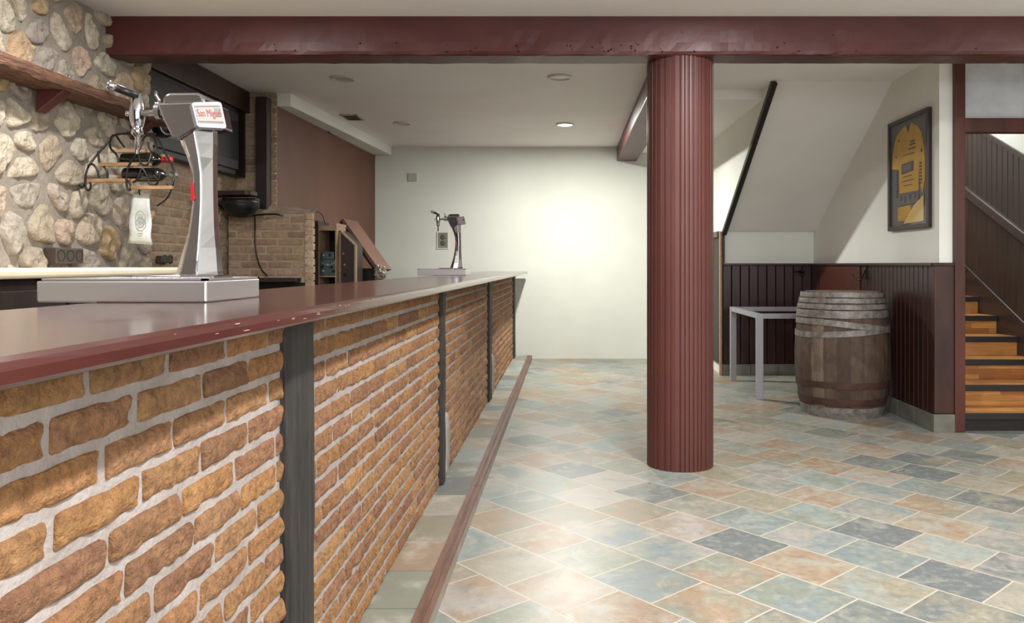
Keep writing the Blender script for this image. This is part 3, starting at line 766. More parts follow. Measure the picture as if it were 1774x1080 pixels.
# mantel shelf with wedge brackets
sh = thing('mantel_shelf', 'rough wooden mantel shelf fixed high on the stone wall', 'shelf', (-2.55, 3.5, 2.06))
bm = B(); prev = None; n = 60
for i in range(n+1):
    y = 2.3+(5.0-2.3)*i/n; r = []
    for k, (x, z) in enumerate(((-2.64, 2.065), (-2.64, 2.125), (-2.47, 2.125), (-2.445, 2.118), (-2.44, 2.09), (-2.445, 2.068), (-2.47, 2.062))):
        nv = noise.noise_vector(Vector((x*30, y*11, z*30)))*(.013 if k > 1 else .002); r.append(bm.verts.new((x+nv.x, y, z+nv.z)))
    if prev:
        for j in range(len(r)): q = (j+1) % len(r); bm.faces.new((prev[j], prev[q], r[q], r[j]))
    else: bm.faces.new(r)
    prev = r
bm.faces.new(prev[::-1]); obj('plank', bm, 'shelf_wood', sh)
for y in (2.9, 3.93, 4.78):
    bm = B(); prism(bm, [(-2.62, y, 2.065), (-2.48, y, 2.065), (-2.62, y, 1.955)], (0, .07, 0)); obj('bracket', bm, 'maroon', sh, bevel=.003, label='maroon wedge bracket')

# sockets
def sockets(px0, px1, py0, py1, n, Xw, label):
    ya = -Xw*FPX/(VX-px0); yb = -Xw*FPX/(VX-px1); d = (ya+yb)/2; z1 = EYE-(py0-VY)*d/FPX; z0 = max(1.19, EYE-(py1-VY)*d/FPX)
    t = thing('power_socket', label, 'socket', (Xw, d, z0))
    obj('housing', bx(Xw-.03, Xw+.035, ya, yb, z0, z1), 'socket', t, bevel=.006, seg=3)
    w = (yb-ya)/n
    for k in range(n):
        c = Vector((Xw+.0352, ya+w*(k+.5), (z0+z1)/2)); bm = B(); lathe(bm, [(0, -.012), (.3*w, -.012), (.34*w, .001), (.40*w, .001), (.40*w, -.003)], c, 20, (1, 0, 0)); obj('outlet_well', bm, 'socket_hole', t)
sockets(86, 134, 430, 457, 3, -2.62, 'dark triple power socket low on the stone wall above the cream worktop')
sockets(272, 292, 443.5, 456, 2, -2.885, 'dark double power socket on the tan brick wall')

# ---- wine rack of iron with wooden slats
dR = 4.2
wr = thing('wine_rack', 'wrought iron wine rack with wooden slats beside the stone wall', 'wine rack', W(225, 330, dR))
D2 = .17
def slat(pa, pb, py, th, d0):
    a, b = W(pa, py, d0), W(pb, py, d0); bm = B(); box(bm, a.x, b.x, d0-.012, d0+.012, a.z-th, a.z); return bm
for (pa, pb, py, d0) in ((193, 262, 259, dR+.10), (174, 262, 282, dR), (152, 236, 310, dR), (228, 300, 322, dR-.08), (215, 292, 268, dR+.16), (205, 305, 304, dR+.14)):
    obj('slat', slat(pa, pb, py, .019, d0), 'slat_wood', wr, bevel=.003, label='thin wooden slat')
def iron(pts, r=.0055, k=3): bm = B(); tube(bm, smoothpts(pts, k), r, 7); obj('iron_rod', bm, 'iron', wr, smooth=True)
P = lambda x, y, dd=0.0: W(x, y, dR+dd)
iron([P(270, 232, .1), P(225, 231, .1), P(196, 233, .1), P(188, 246, .08), P(162, 275, .04), P(149, 295), P(147, 322), P(152, 332), P(158, 326), P(156, 312)])
iron([P(196, 234, .1), P(190, 247, .06), P(191, 258, .04), P(203, 268, .0), P(206, 281)])
iron([P(200, 233, .1), P(207, 244, .14), P(216, 256, .16)])
iron([P(170, 262), P(172, 284), P(181, 289), P(187, 300), P(186, 309)])
iron([P(152, 288), P(160, 283), P(168, 292), P(172, 308)])
iron([P(247, 246, -.06), P(238, 266, -.08), P(225, 282, -.08), P(219, 300, -.08), P(219, 322, -.08), P(224, 332, -.08), P(228, 324, -.08), P(222, 312, -.08)])
iron([P(240, 268, -.06), P(243, 283, -.08), P(252, 288, -.08), P(257, 284, -.08), P(262, 267, -.06)])
iron([P(257, 246, .0), P(258, 260, .0), P(267, 265, .0), P(272, 250, .02), P(266, 236, .05), P(252, 234, .05), P(246, 246, -.06)])
iron([P(266, 233, .05), P(274, 240, .03), P(286, 265, .0), P(300, 290, -.04), P(303, 305, -.06), P(297, 324, -.08), P(290, 318, -.08)])
iron([P(245, 292, -.08), P(238, 312, -.09), P(230, 316, -.09)])
iron([P(246, 291, -.08), P(253, 300, -.08), P(258, 318, -.08), P(268, 323, -.08), P(275, 314, -.08), P(276, 302, -.08)])
iron([P(147, 318), P(144, 326, .03), W(138, 322, dR+.08)])
iron([P(205, 281, .0), P(210, 276, .1), P(216, 266, .16)])
iron([P(302, 305, -.04), P(300, 322, .0), P(290, 345, .0), P(272, 357, .0)], .004)
def bottle(c, length, capm, label, name='wine_bottle'):
    c = Vector(c); t = thing(name, label, 'bottle', c, 'bottles lying in the wine rack')
    bm = B(); lathe(bm, [(0, 0), (.034, 0), (.037, .006), (.037, length*.62), (.030, length*.70), (.015, length*.77), (.0145, length*.82)], c, 24, (1, 0, 0)); obj('bottle_body', bm, 'bottle_glass', t, smooth=True)
    bm = B(); lathe(bm, [(0, length*.80), (.0152, length*.80), (.0156, length*.97), (.0165, length*.98), (.0165, length), (0, length)], c, 20, (1, 0, 0)); obj('capsule', bm, capm, t, smooth=True, label='foil capsule')
    return t
bottle(W(213, 277, dR+.09), .265, 'capsule_red', 'black wine bottle with a red capsule lying in the rack')
bottle(W(216, 303, dR+.05), .28, 'capsule_silver', 'dark wine bottle with a silver capsule on the lower tier of the rack')

# paper bag hanging from the rack
bg = thing('hanging_paper', 'pale printed paper sheet with an oval emblem hanging under the wine rack', 'paper', W(244, 340, dR-.05))
bm = B(); g = []
for j in range(13):
    r = []
    for i in range(7):
        s, q = i/6, j/12; px = 229+(33-6*(1-q)*.6)*s-8*q*(1-s)+2*s*q; py = 336+85*q+4*s*q
        r.append(bm.verts.new(W(px, py, dR-.05)+Vector((0, noise.noise(Vector((s*2.2, q*3, 1)))*.02, 0))))
    g.append(r)
for j in range(12):
    for i in range(6): bm.faces.new((g[j][i], g[j][i+1], g[j+1][i+1], g[j+1][i]))
s_ = obj('sheet', bm, 'paper', bg, smooth=True); md = s_.modifiers.new('Solidify', 'SOLIDIFY'); md.thickness = .003
bm = B(); ring = [W(243+8.5*math.cos(a), 380+14*math.sin(a), dR-.068) for a in [2*PI*i/28 for i in range(28)]]; tube(bm, ring, .0022, 6, True)
for k in range(4): xx = 239+2.7*k; tube(bm, [W(xx, 371, dR-.068), W(xx, 389, dR-.068)], .0016, 5)
tube(bm, [W(238, 400, dR-.068), W(247, 401, dR-.068)], .0016, 5); tube(bm, [W(239, 405, dR-.068), W(246, 406, dR-.068)], .0016, 5)
obj('printed_emblem', bm, 'paper_ink', bg, label='grey oval emblem')
bm = B(); tube(bm, [W(240, 326, dR-.07), W(242, 338, dR-.055)], .003, 6); obj('hook', bm, 'iron', bg)

# ---- dark wall cabinet, its valance, black globe
wc = thing('wall_cabinet', 'dark wooden wall cabinet high on the left wall behind the near tap', 'cabinet', (-2.86, 6, 1.96))
obj('carcass', bx(-2.888, -2.80, 5.12, 6.93, 1.955, 2.52), 'black_wood', wc, bevel=.006)
for ya, yb in ((5.16, 5.99), (6.03, 6.86)):
    d = obj('cabinet_door', bx(-2.80, -2.782, ya, yb, 2.0, 2.48), 'black_wood', wc, bevel=.005); obj('pane', bx(-2.784, -2.778, ya+.09, yb-.09, 2.08, 2.40), 'black_gloss', d, label='black glossy pane')
o = obj('valance_board', bx(-2.888, -2.77, 5.08, 6.95, 2.52, ZC2-.004), 'end_panel', bevel=.004); tag(o, 'dark brown board between the wall cabinet and the ceiling', 'board')
ls = thing('wall_speaker', 'small black round speaker below the wall cabinet behind the near tap', 'speaker', W(283, 222, 5.3))
bm = B(); c = W(283, 222, 5.3); lathe(bm, [(.0, -.07), (.05, -.055), (.066, -.02), (.066, .02), (.05, .055), (0, .07)], c, 24, (.8, -.6, 0)); obj('shell', bm, 'black_gloss', ls, smooth=True)
bm = B(); lathe(bm, [(.045, .058), (.05, .062), (.054, .056)], c, 24, (.8, -.6, 0)); obj('rim', bm, 'chrome', ls, smooth=True)
bm = B(); cyl(bm, c, (-2.86, c.y+.05, c.z+.02), .012); obj('arm', bm, 'black', ls)

# corner post and corner shelf
o = obj('corner_post', bx(-2.685, -2.585, 6.855, 6.955, 1.63, ZC2-.06), 'dark_brown', bevel=.006); tag(o, 'dark brown timber post standing on the brick grill beside the brown panel wall', 'post')
cs = thing('corner_shelf', 'dark round-ended wall shelf above the brick grill', 'shelf', W(410, 342, 6.55))
bm = B(); a, b = W(372, 334, 6.55), W(440, 334, 6.55); pts = [(a.x-.1, 6.36), (b.x, 6.36)]+[(b.x+.05*math.sin(k*PI/8), 6.46-.1*math.cos(k*PI/8)) for k in range(1, 8)]+[(b.x, 6.56), (a.x-.1, 6.66)]
prism(bm, [(x, y, a.z-.035) for x, y in pts], (0, 0, .035)); obj('board', bm, 'dark_brown', cs, bevel=.005)
bm = B(); box(bm, -2.87, -2.60, 6.63, 6.73, a.z-.11, a.z-.036); obj('back_rest', bm, 'dark_brown', cs)
hb = thing('hanging_lamp', 'black dome lamp hanging under the round-ended shelf over the brick grill', 'lamp', W(417, 375, 6.5))
bm = B(); c = W(417, 345, 6.46); r = (447-388)/2*6.46/FPX
lathe(bm, [(r*.5, 0), (r*.98, -.005), (r, -.03), (r*.96, -.07), (r*.8, -.115), (r*.45, -.148), (0, -.158)], c, 28); obj('dome', bm, 'black', hb, smooth=True)
bm = B(); lathe(bm, [(r*1.005, -.028), (r*1.03, -.034), (r*1.005, -.045)], c, 28); obj('rim', bm, 'dark_brown', hb)
cb2 = B(); tube(cb2, smoothpts([W(376, 352, 6.6), W(386, 362, 6.55), W(398, 375, 6.63), W(420, 377, 6.64), W(450, 372, 6.64), W(478, 371, 6.64), W(490, 374, 6.70)], 3), .008, 7)
o = obj('power_cable', cb2, 'black'); tag(o, 'thick black cable looping under the dome lamp onto the brick grill', 'cable')
cb2 = B(); tube(cb2, smoothpts([W(441, 372, 6.66), W(442, 390, 6.72), W(441, 412, 6.72), W(443, 440, 6.71), W(451, 466, 6.69), W(463, 478.5, 6.62)], 3), .006, 7)
o = obj('power_cable', cb2, 'black'); tag(o, 'thin black cable hanging down the face of the brick grill', 'cable')

# ---- brick grill
GX0, GX1, GY, GZ = -2.872, -2.155, 6.75, 1.63
gr = thing('brick_grill', 'tan brick grill built into the corner behind the bar', 'fireplace', (-2.5, 7.2, 0))
bm = B(); random.seed(41)
brickwork(bm, (GX0, GY, 1.10), X_, Z_, -Y_, GX1-GX0-.055, GZ-1.10, .205, .051, .0135, tan, .007, .0, lambda u: (6, 3), .004)
z = 1.0
lt = [rgb(196, 172, 142), rgb(184, 158, 130), rgb(204, 182, 154)]
fl = bm.loops.layers.float_color.get('Col')
while z < GZ-.02:      # toothed light end bricks
    n0 = len(bm.faces); box(bm, GX1-.062, GX1+random.uniform(-.004, .006), GY-.02+random.uniform(-.004, .004), GY+.04, z+.004, z+.058); bm.faces.ensure_lookup_table(); setcol(bm, bm.faces[n0:], jig(random.choice(lt), .08)); z += .0645
obj('brickwork', bm, 'brick_tan', gr, bevel=.006)
bm = B(); box(bm, GX0, GX1-.065, GY+.001, 6.965, 0, GZ); obj('mortar_bed', bm, 'mortar_tan', gr)
bm = B(); n = 12; prev = None
for i in range(n+1):
    x = -2.66+(GX1-.02+2.66)*i/n; r = []
    for j in range(7):
        y = GY+.01+.19*j/6; zz = GZ+.10*(j/6)*(1-.55*i/n)+noise.noise(Vector((x*14, y*14, 2)))*.014; r.append(bm.verts.new((x, y, zz)))
    if prev:
        for j in range(6): bm.faces.new((prev[j], r[j], r[j+1], prev[j+1]))
    prev = r
obj('mortar_cap', bm, 'mortar_tan', gr, smooth=True)
obj('hearth_slab', bx(GX0, GX1-.10, GY-.14, GY+.0, 1.055, 1.09), 'dark_brown', gr, bevel=.006)
obj('lower_front', bx(GX0, GX1-.06, GY-.02, GY+.001, 0, 1.05), 'void', gr)
cb2 = B(); tube(cb2, smoothpts([W(540, 366, 6.9), W(552, 367, 6.95), W(560, 374, 7.0), W(562, 386, 7.1), W(566, 390, 7.2)], 3), .004, 6)
o = obj('power_cable', cb2, 'black'); tag(o, 'thin wire from the grill top down to the open wooden box', 'cable')

# side worktop hidden behind the bar that carries the boxes
o = obj('side_worktop', bx(-2.50, -1.62, 7.03, 9.6, .95, .99), 'dark_brown', bevel=.004); tag(o, 'dark worktop behind the bar under the open wooden boxes', 'worktop')
sb = thing('side_cabinet', 'dark base cabinet under the side worktop behind the bar', 'cabinet', (-2.05, 8.3, 0)); obj('carcass', bx(-2.48, -1.7, 7.1, 9.5, 0, .95), 'void', sb)
dB = 7.15
def px2x(px, d): return (px-VX)*d/FPX
def py2z(py, d): return EYE-(py-VY)*d/FPX
wb = thing('open_box', 'tall open wooden box with pale edges beside the brick grill', 'box', W(568, 492, dB))
z0 = .99; z1 = py2z(391, dB); xa, xb, xc = px2x(541.5, dB), px2x(553, dB), px2x(584, dB)
obj('side_board', bx(xa, xb, dB-.03, dB+.30, z0, py2z(383, dB)), 'dark_brown', wb, bevel=.002)
obj('back_board', bx(xb, xc, dB+.28, dB+.30, z0, z1), 'void', wb)
obj('side_board', bx(xc-.012, xc, dB-.02, dB+.30, z0, z1+.02), 'tan_edge', wb)
obj('side_board', bx(xb, xb+.006, dB-.02, dB+.28, z0, z1), 'tan_edge', wb)
for zz, th in ((z1-.045, .045), (py2z(478, dB)-.012, .012), (z0, .012)): obj('shelf', bx(xb+.006, xc-.012, dB-.02, dB+.28, zz, zz+th), 'tan_edge', wb)
zs_ = py2z(478, dB)
rd = thing('radio_unit', 'small teal electronic unit with knobs inside the open wooden box', 'radio', (xb+.08, dB+.08, zs_))
obj('case', bx(xb+.012, xc-.018, dB-.01, dB+.2, zs_, py2z(450, dB)), 'device', rd, bevel=.004)
obj('upper_case', bx(xb+.02, xc-.03, dB+.0, dB+.18, py2z(450, dB), py2z(436, dB)), 'device', rd, bevel=.006)
for k, (px, py) in enumerate(((559, 462), (568, 459), (575, 463), (560, 470), (578, 470), (561, 443), (572, 442))):
    bm = B(); lathe(bm, [(0, 0), (.012, 0), (.010, .014), (0, .016)], W(px, py, dB-.01 if k < 5 else dB), 14, (0, -1, 0)); obj('knob', bm, 'device_light' if k % 2 else 'black', rd, smooth=True)
bm = B(); tube(bm, smoothpts([W(557, 455, dB-.012), W(568, 462, dB-.02), W(580, 455, dB-.012)], 2), .003, 6); obj('wire', bm, 'device_light', rd)
sw = thing('switch_box', 'brown slant-topped switch box with pale round knobs next to the open box', 'box', W(600, 490, dB+.1))
d = dB+.06; xa, xb = xc+.010, px2x(615, d)
bm = B(); prism(bm, [(xa, d+.02, z0), (xb, d+.02, z0), (xb, d+.02, py2z(425, d)), (xa, d+.02, py2z(400, d))], (0, .25, 0)); obj('panel', bm, 'dark_brown', sw)
bm = B()
for a, b in (((xa, z0), (xb, z0)), ((xb, z0), (xb, py2z(425, d))), ((xb, py2z(425, d)), (xa, py2z(400, d))), ((xa, py2z(400, d)), (xa, z0))):
    A = Vector((a[0], d, a[1])); Bq = Vector((b[0], d, b[1])); dirv = (Bq-A).normalized(); up = dirv.cross(Y_); obox(bm, (A+Bq)/2+Y_*.02, (Bq-A)/2, Y_*.03, up*.006)
obj('edging', bm, 'tan_edge', sw)
for (px, py) in ((587, 433), (595, 440), (587, 448), (597, 459), (587, 467), (598, 476)):
    bm = B(); lathe(bm, [(0, 0), (.013, 0), (.011, .012), (0, .015)], W(px, py, d+.018), 14, (0, -1, 0)); obj('knob', bm, 'tan_edge' if py != 476 else 'black', sw, smooth=True, label='pale round knob' if py != 476 else 'dark round knob')
# board leaning at a slant
lb = thing('leaning_board', 'brown wooden board leaning at a slant against the panel wall', 'board', W(655, 468, 7.7))
A = W(592, 380, 7.6); Bq = W(655, 469, 7.6); dv = (Bq-A); t_ = Vector((-dv.z, 0, dv.x)).normalized()
if t_.x < 0: t_ = -t_
bm = B(); obox(bm, (A+Bq)/2+Y_*.26, dv/2, Y_*.26, t_*.016); obj('board', bm, 'board_tan', lb, bevel=.003)
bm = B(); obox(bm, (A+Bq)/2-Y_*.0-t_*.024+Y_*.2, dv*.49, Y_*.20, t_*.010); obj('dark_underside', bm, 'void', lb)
obj('foot_block', bx(Bq.x-.30, Bq.x-.04, 7.62, 7.9, .99, Bq.z+.02), 'void', lb)
pw = B(); c = W(659, 473, 7.6); r = bmesh.ops.create_icosphere(pw, subdivisions=4, radius=1)['verts']
for v in r: k = 1+noise.noise(v.co*3)*.35+noise.noise(v.co*8)*.22; v.co = c+Vector((v.co.x*.055*k, v.co.y*.06*k, v.co.z*.068*k))
o = obj('plastic_wrap', pw, 'plastic'); tag(o, 'crumpled clear plastic wrap at the foot of the slanting board', 'plastic wrap')
o = obj('wrap_stand', bx(c.x-.06, c.x+.06, c.y-.06, c.y+.06, .99, c.z-.075), 'void'); tag(o, 'dark block under the crumpled plastic wrap behind the bar', 'block')

# ================================================================== REAR WALL FITTINGS
d = 10.195
oo = thing('wall_box', 'grey recessed socket box on the white wall behind the far tap', 'socket', W(767, 417, d))
a, b = W(758.5, 430, d), W(775.5, 403.5, d)
bm = B(); w = .012
box(bm, a.x-w, b.x+w, d-.004, d+.08, b.z, b.z+w); box(bm, a.x-w, b.x+w, d-.004, d+.08, a.z-w, a.z); box(bm, a.x-w, a.x, d-.004, d+.08, a.z, b.z); box(bm, b.x, b.x+w, d-.004, d+.08, a.z, b.z); obj('surround', bm, 'ring_white', oo)
obj('well', bx(a.x, b.x, d, d+.08, a.z, b.z), 'outlet_grey', oo)
for q in (.3, .7): bm = B(); c = W(767, 403.5+26*q, d); lathe(bm, [(0, .004), (.02, .004), (.028, 0), (.032, 0)], c, 16, (0, -1, 0)); obj('outlet_well', bm, 'grille', oo)
pl = obj('blank_plate', bx(px2x(707, d), px2x(722, d), d-.006, d+.08, py2z(314, d), py2z(300.5, d)), 'plate_grey', bevel=.002); tag(pl, 'small grey blank plate high on the white rear wall', 'plate')

# ================================================================== CEILING FITTINGS
def downlight(px, py, on, label):
    dd = (ZC2-EYE)*FPX/(VY-py); x = (px-VX)*dd/FPX
    t = thing('downlight', label, 'downlight', (x, dd, ZC2-.012), 'recessed downlights in the rear ceiling')
    bm = B(); lathe(bm, [(.075, .011), (.098, .0115), (.100, .006), (.094, -.003), (.080, -.004), (.075, .004), (.075, .011)], (x, dd, ZC2-.012), 40); obj('trim_ring', bm, 'ring_white', t, smooth=True)
    bm = B(); lathe(bm, [(0, .004), (.075, .004), (.075, .0105), (0, .0105)], (x, dd, ZC2-.012), 32); obj('lens', bm, 'lamp_on' if on else 'lens_off', t)
    return x, dd
downlight(594, 135, False, 'unlit downlight in the ceiling above the bar just behind the beam')
downlight(970, 133, False, 'unlit downlight in the ceiling left of the column just behind the beam')
lx, ld = downlight(979, 215, True, 'lit downlight in the ceiling before the white rear wall')
downlight(697, 213, False, 'unlit downlight far back in the ceiling above the bar')
def vent(px, py, z, wx, wy, label):
    dd = (z-EYE)*FPX/(VY-py); x = (px-VX)*dd/FPX
    t = thing('ceiling_vent', label, 'vent', (x, dd, z-.008))
    bm = B(); box(bm, x-wx, x+wx, dd-wy, dd-wy+.02, z-.010, z-.001); box(bm, x-wx, x+wx, dd+wy-.02, dd+wy, z-.010, z-.001); box(bm, x-wx, x-wx+.015, dd-wy, dd+wy, z-.010, z-.001); box(bm, x+wx-.015, x+wx, dd-wy, dd+wy, z-.010, z-.001); obj('vent_frame', bm, 'plate_grey', t)
    bm = B(); n = 7
    for k in range(n): yy = dd-wy+.03+(2*wy-.06)*k/(n-1); box(bm, x-wx+.015, x+wx-.015, yy-.006, yy+.006, z-.009, z-.003)
    obj('slats', bm, 'grille', t); obj('backing', bx(x-wx+.01, x+wx-.01, dd-wy+.01, dd+wy-.01, z-.003, z-.001), 'grille', t)
vent(610, 203, ZC2, .085, .15, 'dark air vent in the ceiling above the bar')
vent(568, 231, 2.60, .06, .16, 'small air vent under the boxed ceiling step along the brown panel wall')

# ================================================================== NOOK OBJECTS
# framed jersey
fj = thing('framed_jersey', 'yellow cycling jersey in a dark frame hanging on the white stair wall', 'picture', (XW, 6.2, 1.47))
ya, yb, za, zb = 5.84, 6.57, 1.475, 2.36; xf = XW-.036
bm = B(); fw = .032
box(bm, xf, XW-.001, ya, ya+fw, za, zb); box(bm, xf, XW-.001, yb-fw, yb, za, zb); box(bm, xf, XW-.001, ya+fw, yb-fw, za, za+fw); box(bm, xf, XW-.001, ya+fw, yb-fw, zb-fw, zb)
obj('frame', bm, 'frame_black', fj, bevel=.004)
obj('mount', bx(XW-.012, XW-.002, ya+fw, yb-fw, za+fw, zb-fw), 'mount_grey', fj)
def J(s, t, k=0.0): return Vector((XW-.013-k, yb-(yb-ya)*s, za+(zb-za)*t))
def jp(pts, k, m, th=.004, name='print'):
    bm = B(); flat_poly(bm, [J(s, t, k) for s, t in pts], (-1, 0, 0), th); return bm
body = [(.43, .925), (.50, .905), (.57, .925), (.70, .885), (.79, .83), (.86, .68), (.885, .56), (.885, .42), (.82, .30), (.76, .42), (.745, .60), (.735, .45), (.735, .33), (.26, .33), (.255, .45), (.25, .55), (.06, .57), (.085, .70), (.13, .80), (.20, .865), (.33, .91)]
j = obj('jersey', jp(body, .0, 'jersey'), 'jersey', fj)
obj('collar', jp([(.44, .925), (.49, .86), (.55, .925), (.50, .905)], .004, '', .003), 'jersey_ink', j)
obj('chest_patch', jp([(.33, .50), (.62, .51), (.62, .595), (.33, .59)], .004, '', .003), 'jersey_ink', j); obj('patch_centre', jp([(.37, .515), (.58, .525), (.58, .58), (.37, .575)], .007, '', .002), 'mount_grey', j)
obj('hem_band', jp([(.22, .215), (.75, .23), (.735, .33), (.26, .33)], .003, '', .003), 'jersey_grey', j)
obj('lower_cloth', jp([(.22, .085), (.52, .075), (.55, .215), (.22, .21)], .0, '', .003), 'jersey', fj); obj('cream_flag', jp([(.38, .055), (.86, .06), (.86, .28), (.62, .20)], .004, '', .003), 'jersey_cream', fj)
bm = B()
for s, t, w, h in [(.17+.0*k, .30+.028*k, .05, .016) for k in range(9)]+[(.77, .38+.028*k, .045, .016) for k in range(7)]+[(.55, .76, .1, .014), (.53, .735, .13, .012), (.50, .70, .17, .012), (.35, .66, .3, .006), (.36, .47, .22, .006), (.34, .43, .3, .006), (.38, .39, .2, .006), (.24, .80, .03, .02), (.82, .78, .03, .02), (.17, .66, .03, .02), (.80, .65, .03, .025), (.30, .26, .04, .05), (.40, .25, .04, .05), (.52, .26, .05, .05), (.64, .27, .04, .05)]:
    flat_poly(bm, [J(s, t, .0045), J(s+w, t, .0045), J(s+w, t+h, .0045), J(s, t+h, .0045)], (-1, 0, 0), .0025)
obj('printed_marks', bm, 'jersey_ink', j, label='dark printed marks')
obj('glazing', bx(xf+.006, xf+.008, ya+fw, yb-fw, za+fw, zb-fw), 'glass', fj)

# barrel
bxc, byc, HB = 2.232, 6.48, .985
br = thing('wine_barrel', 'worn wooden barrel with grey metal hoops standing in the stair nook', 'barrel', (bxc, byc, 0))
def rb(z):
    t = (z/HB-.46)/.54 if z/HB > .46 else (z/HB-.46)/.46
    return .371-(.053 if t > 0 else .062)*abs(t)**1.9
bm = B(); cl = bm.loops.layers.float_color.new('Col'); NSV = 22; random.seed(77); nh = 26
for k in range(NSV):
    a0, a1 = 2*PI*k/NSV, 2*PI*(k+1)/NSV; c = jig(random.choice([rgb(80, 62, 50), rgb(76, 58, 47), rgb(84, 66, 54), rgb(72, 55, 45), rgb(78, 58, 46)]), .08)
    mid = (a0+a1)/2
    if abs(((mid-math.radians(215)+PI) % (2*PI))-PI) < .15: c = rgb(112, 97, 80)
    cols = []
    for q in range(5):
        a = a0+(a1-a0)*q/4; dr_ = -.003 if q in (0, 4) else 0
        cols.append([bm.verts.new((bxc+(rb(HB*i/nh)+dr_)*math.cos(a), byc+(rb(HB*i/nh)+dr_)*math.sin(a), HB*i/nh)) for i in range(nh+1)])
    for q in range(4):
        for i in range(nh):
            f = bm.faces.new((cols[q][i], cols[q+1][i], cols[q+1][i+1], cols[q][i+1]))
            for lp in f.loops: lp[cl] = c
obj('staves', bm, 'stave', br)
bm = B(); lathe(bm, [(0, HB-.035), (rb(HB-.03)-.02, HB-.035), (rb(HB)-.022, HB), (rb(HB)+.001, HB)], (bxc, byc, 0), 48); obj('barrel_head', bm, 'head_wood', br)
bm = B(); lathe(bm, [(rb(0), .001), (0, .001)], (bxc, byc, 0), 48); obj('barrel_base', bm, 'head_wood', br)
def hoop(z0, z1, m, tilt=0.0, ph=0.0, lab=None, extra=.004):
    bm = B(); seg = 72; rg = []
    for i in range(seg):
        a = 2*PI*i/seg; dz = tilt*math.cos(a-ph)+noise.noise(Vector((math.cos(a)*2, math.sin(a)*2, z0*9)))*.004
        zz0, zz1 = z0+dz, z1+dz
        rg.append([bm.verts.new((bxc+r*math.cos(a), byc+r*math.sin(a), z)) for r, z in ((rb(zz0)-.004, zz0), (rb(zz0)+extra, zz0), (rb((zz0+zz1)/2)+extra+.001, (zz0+zz1)/2), (rb(zz1)+extra, zz1), (rb(zz1)-.004, zz1))])
    for i in range(seg):
        p, q = rg[i], rg[(i+1) % seg]
        for k in range(4): bm.faces.new((p[k], q[k], q[k+1], p[k+1]))
    obj('hoop', bm, m, br, smooth=False, label=lab)
hoop(.945, .984, 'galvanized', lab='grey metal hoop', extra=.003); hoop(.900, .936, 'galvanized', lab='grey metal hoop', extra=.007); hoop(.852, .890, 'galvanized', lab='grey metal hoop', extra=.010); hoop(.785, .842, 'galvanized', lab='grey metal hoop', extra=.008)
hoop(.69, .735, 'galvanized', tilt=.042, ph=math.radians(200), lab='loose slanting grey hoop', extra=.007); hoop(.655, .70, 'galvanized', tilt=.03, ph=math.radians(10), lab='loose slanting grey hoop', extra=.005)
hoop(.235, .285, 'rust', lab='rusty brown hoop'); hoop(.10, .155, 'rust', lab='rusty brown hoop'); hoop(.0, .085, 'galvanized', lab='grey bottom hoop')

# aluminium table frame
tf = thing('table_frame', 'bare silver metal table frame without a top standing left of the barrel', 'table', (2.07, 7.68, 0))
x0, x1, y0, y1, zt, s = 1.685, 2.44, 7.08, 8.27, .765, .058
for x, y in ((x0, y0), (x1-s, y0), (x0, y1-s), (x1-s, y1-s)): obj('leg', bx(x, x+s, y, y+s, 0, zt), 'alu', tf, bevel=.003)
obj('rail', bx(x0+s, x1-s, y0+.004, y0+s-.004, zt-.045, zt-.002), 'alu', tf, bevel=.002); obj('rail', bx(x0+s, x1-s, y1-s+.004, y1-.004, zt-.045, zt-.002), 'alu', tf, bevel=.002)
obj('rail', bx(x0+.004, x0+s-.004, y0+s, y1-s, zt-.045, zt-.002), 'alu', tf, bevel=.002); obj('rail', bx(x1-s+.004, x1-.004, y0+s, y1-s, zt-.045, zt-.002), 'alu', tf, bevel=.002)

# hooks
hk = thing('coat_hook', 'dark iron hook on the side wainscot above the barrel', 'hook', (2.62, 7.0, 1.12))
bm = B(); tube(bm, smoothpts([(2.632, 7.02, 1.185), (2.60, 7.02, 1.10), (2.57, 6.98, 1.06), (2.55, 7.08, 1.075), (2.55, 7.13, 1.11)], 3), .008, 8); obj('arm', bm, 'iron', hk, smooth=True)
obj('back_plate', bx(2.625, 2.634, 6.995, 7.045, 1.07, 1.19), 'iron', hk, bevel=.003)
hk = thing('coat_hook', 'dark iron hook on the far wainscot near the nook corner', 'hook', (2.55, 8.61, 1.1))
bm = B(); tube(bm, smoothpts([(2.54, 8.62, 1.12), (2.54, 8.56, 1.11), (2.50, 8.53, 1.13), (2.44, 8.53, 1.13)], 3), .009, 8); obj('arm', bm, 'iron', hk, smooth=True)
obj('back_plate', bx(2.51, 2.57, 8.610, 8.622, 1.08, 1.15), 'iron', hk, bevel=.003)

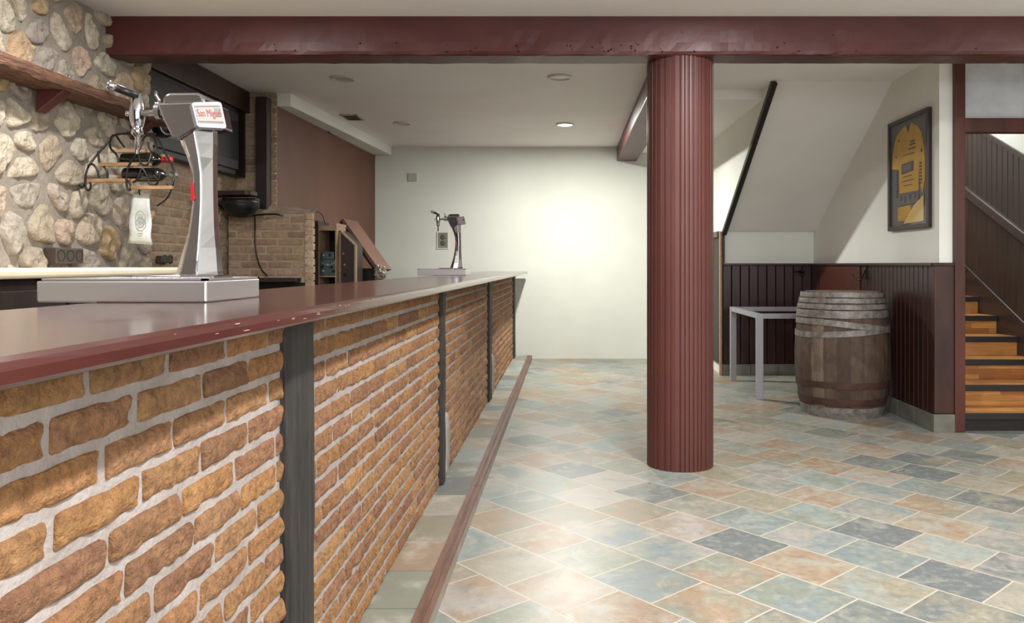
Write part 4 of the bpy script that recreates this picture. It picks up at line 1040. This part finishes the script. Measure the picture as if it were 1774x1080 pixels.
# ================================================================== LIGHT
def lamp(name, loc, power, size=.12, col=(1, .95, .88), rot=(0, 0, 0), shape='DISK', sy=None, spread=PI):
    l = bpy.data.lights.new(name, 'AREA'); l.energy = power; l.shape = shape; l.size = size; l.color = col; l.spread = spread
    if sy: l.size_y = sy
    o = bpy.data.objects.new(name, l); C.objects.link(o); o.location = loc; o.rotation_euler = rot; return o
WARM = (1.0, .985, .985)
lamp('rear_downlight_lamp', (lx, ld, ZC2-.03), 74, .13, (1.0, .99, .93))
for x, y, p in ((.9, 3.4, 44), (.85, .6, 78), (-1.85, 3.25, 32), (-1.8, 1.1, 18), (3.2, 3.2, 18), (3.2, .4, 14)):
    lamp('front_downlight_lamp', (x, y, ZC1-.02), p, .10, WARM)
pl_ = bpy.data.lights.new('front_fill_point', 'POINT'); pl_.energy = 110; pl_.shadow_soft_size = .25; pl_.color = (.97, .97, 1.0)  # added fill behind the camera to brighten ceiling and walls, not a fixture
po = bpy.data.objects.new('front_fill_point', pl_); C.objects.link(po); po.location = (1.7, -1.6, 1.75)
lamp('front_fill_area', (1.6, -3.05, 1.6), 50, 4.6, (.93, .97, 1.0), (PI/2, 0, 0), 'RECTANGLE', 1.7)  # added soft fill for camera-facing surfaces; the front wall has no window
lamp('stair_lamp', (3.3, 7.8, 3.9), 40, .3, (.95, .96, 1.0))
w = bpy.data.worlds.new('World'); SC.world = w; w.use_nodes = True
w.node_tree.nodes['Background'].inputs[0].default_value = (.9, .92, 1, 1); w.node_tree.nodes['Background'].inputs[1].default_value = .3

# ================================================================== CAMERA
cd = bpy.data.cameras.new('Camera'); cd.sensor_width = 36.0; cd.lens = FPX/1774*36.0
cd.shift_x = -(VX-887)/1774; cd.shift_y = -(540-VY)/1774; cd.clip_start = .05
cam = bpy.data.objects.new('Camera', cd); C.objects.link(cam); cam.location = (0, 0, EYE); cam.rotation_euler = (PI/2, 0, 0); SC.camera = cam
vs = SC.view_settings; SC.display_settings.display_device = 'sRGB'; vs.view_transform = 'Standard'; vs.look = 'None'; vs.gamma = 1.0; vs.use_curve_mapping = False; vs.exposure = 0.68
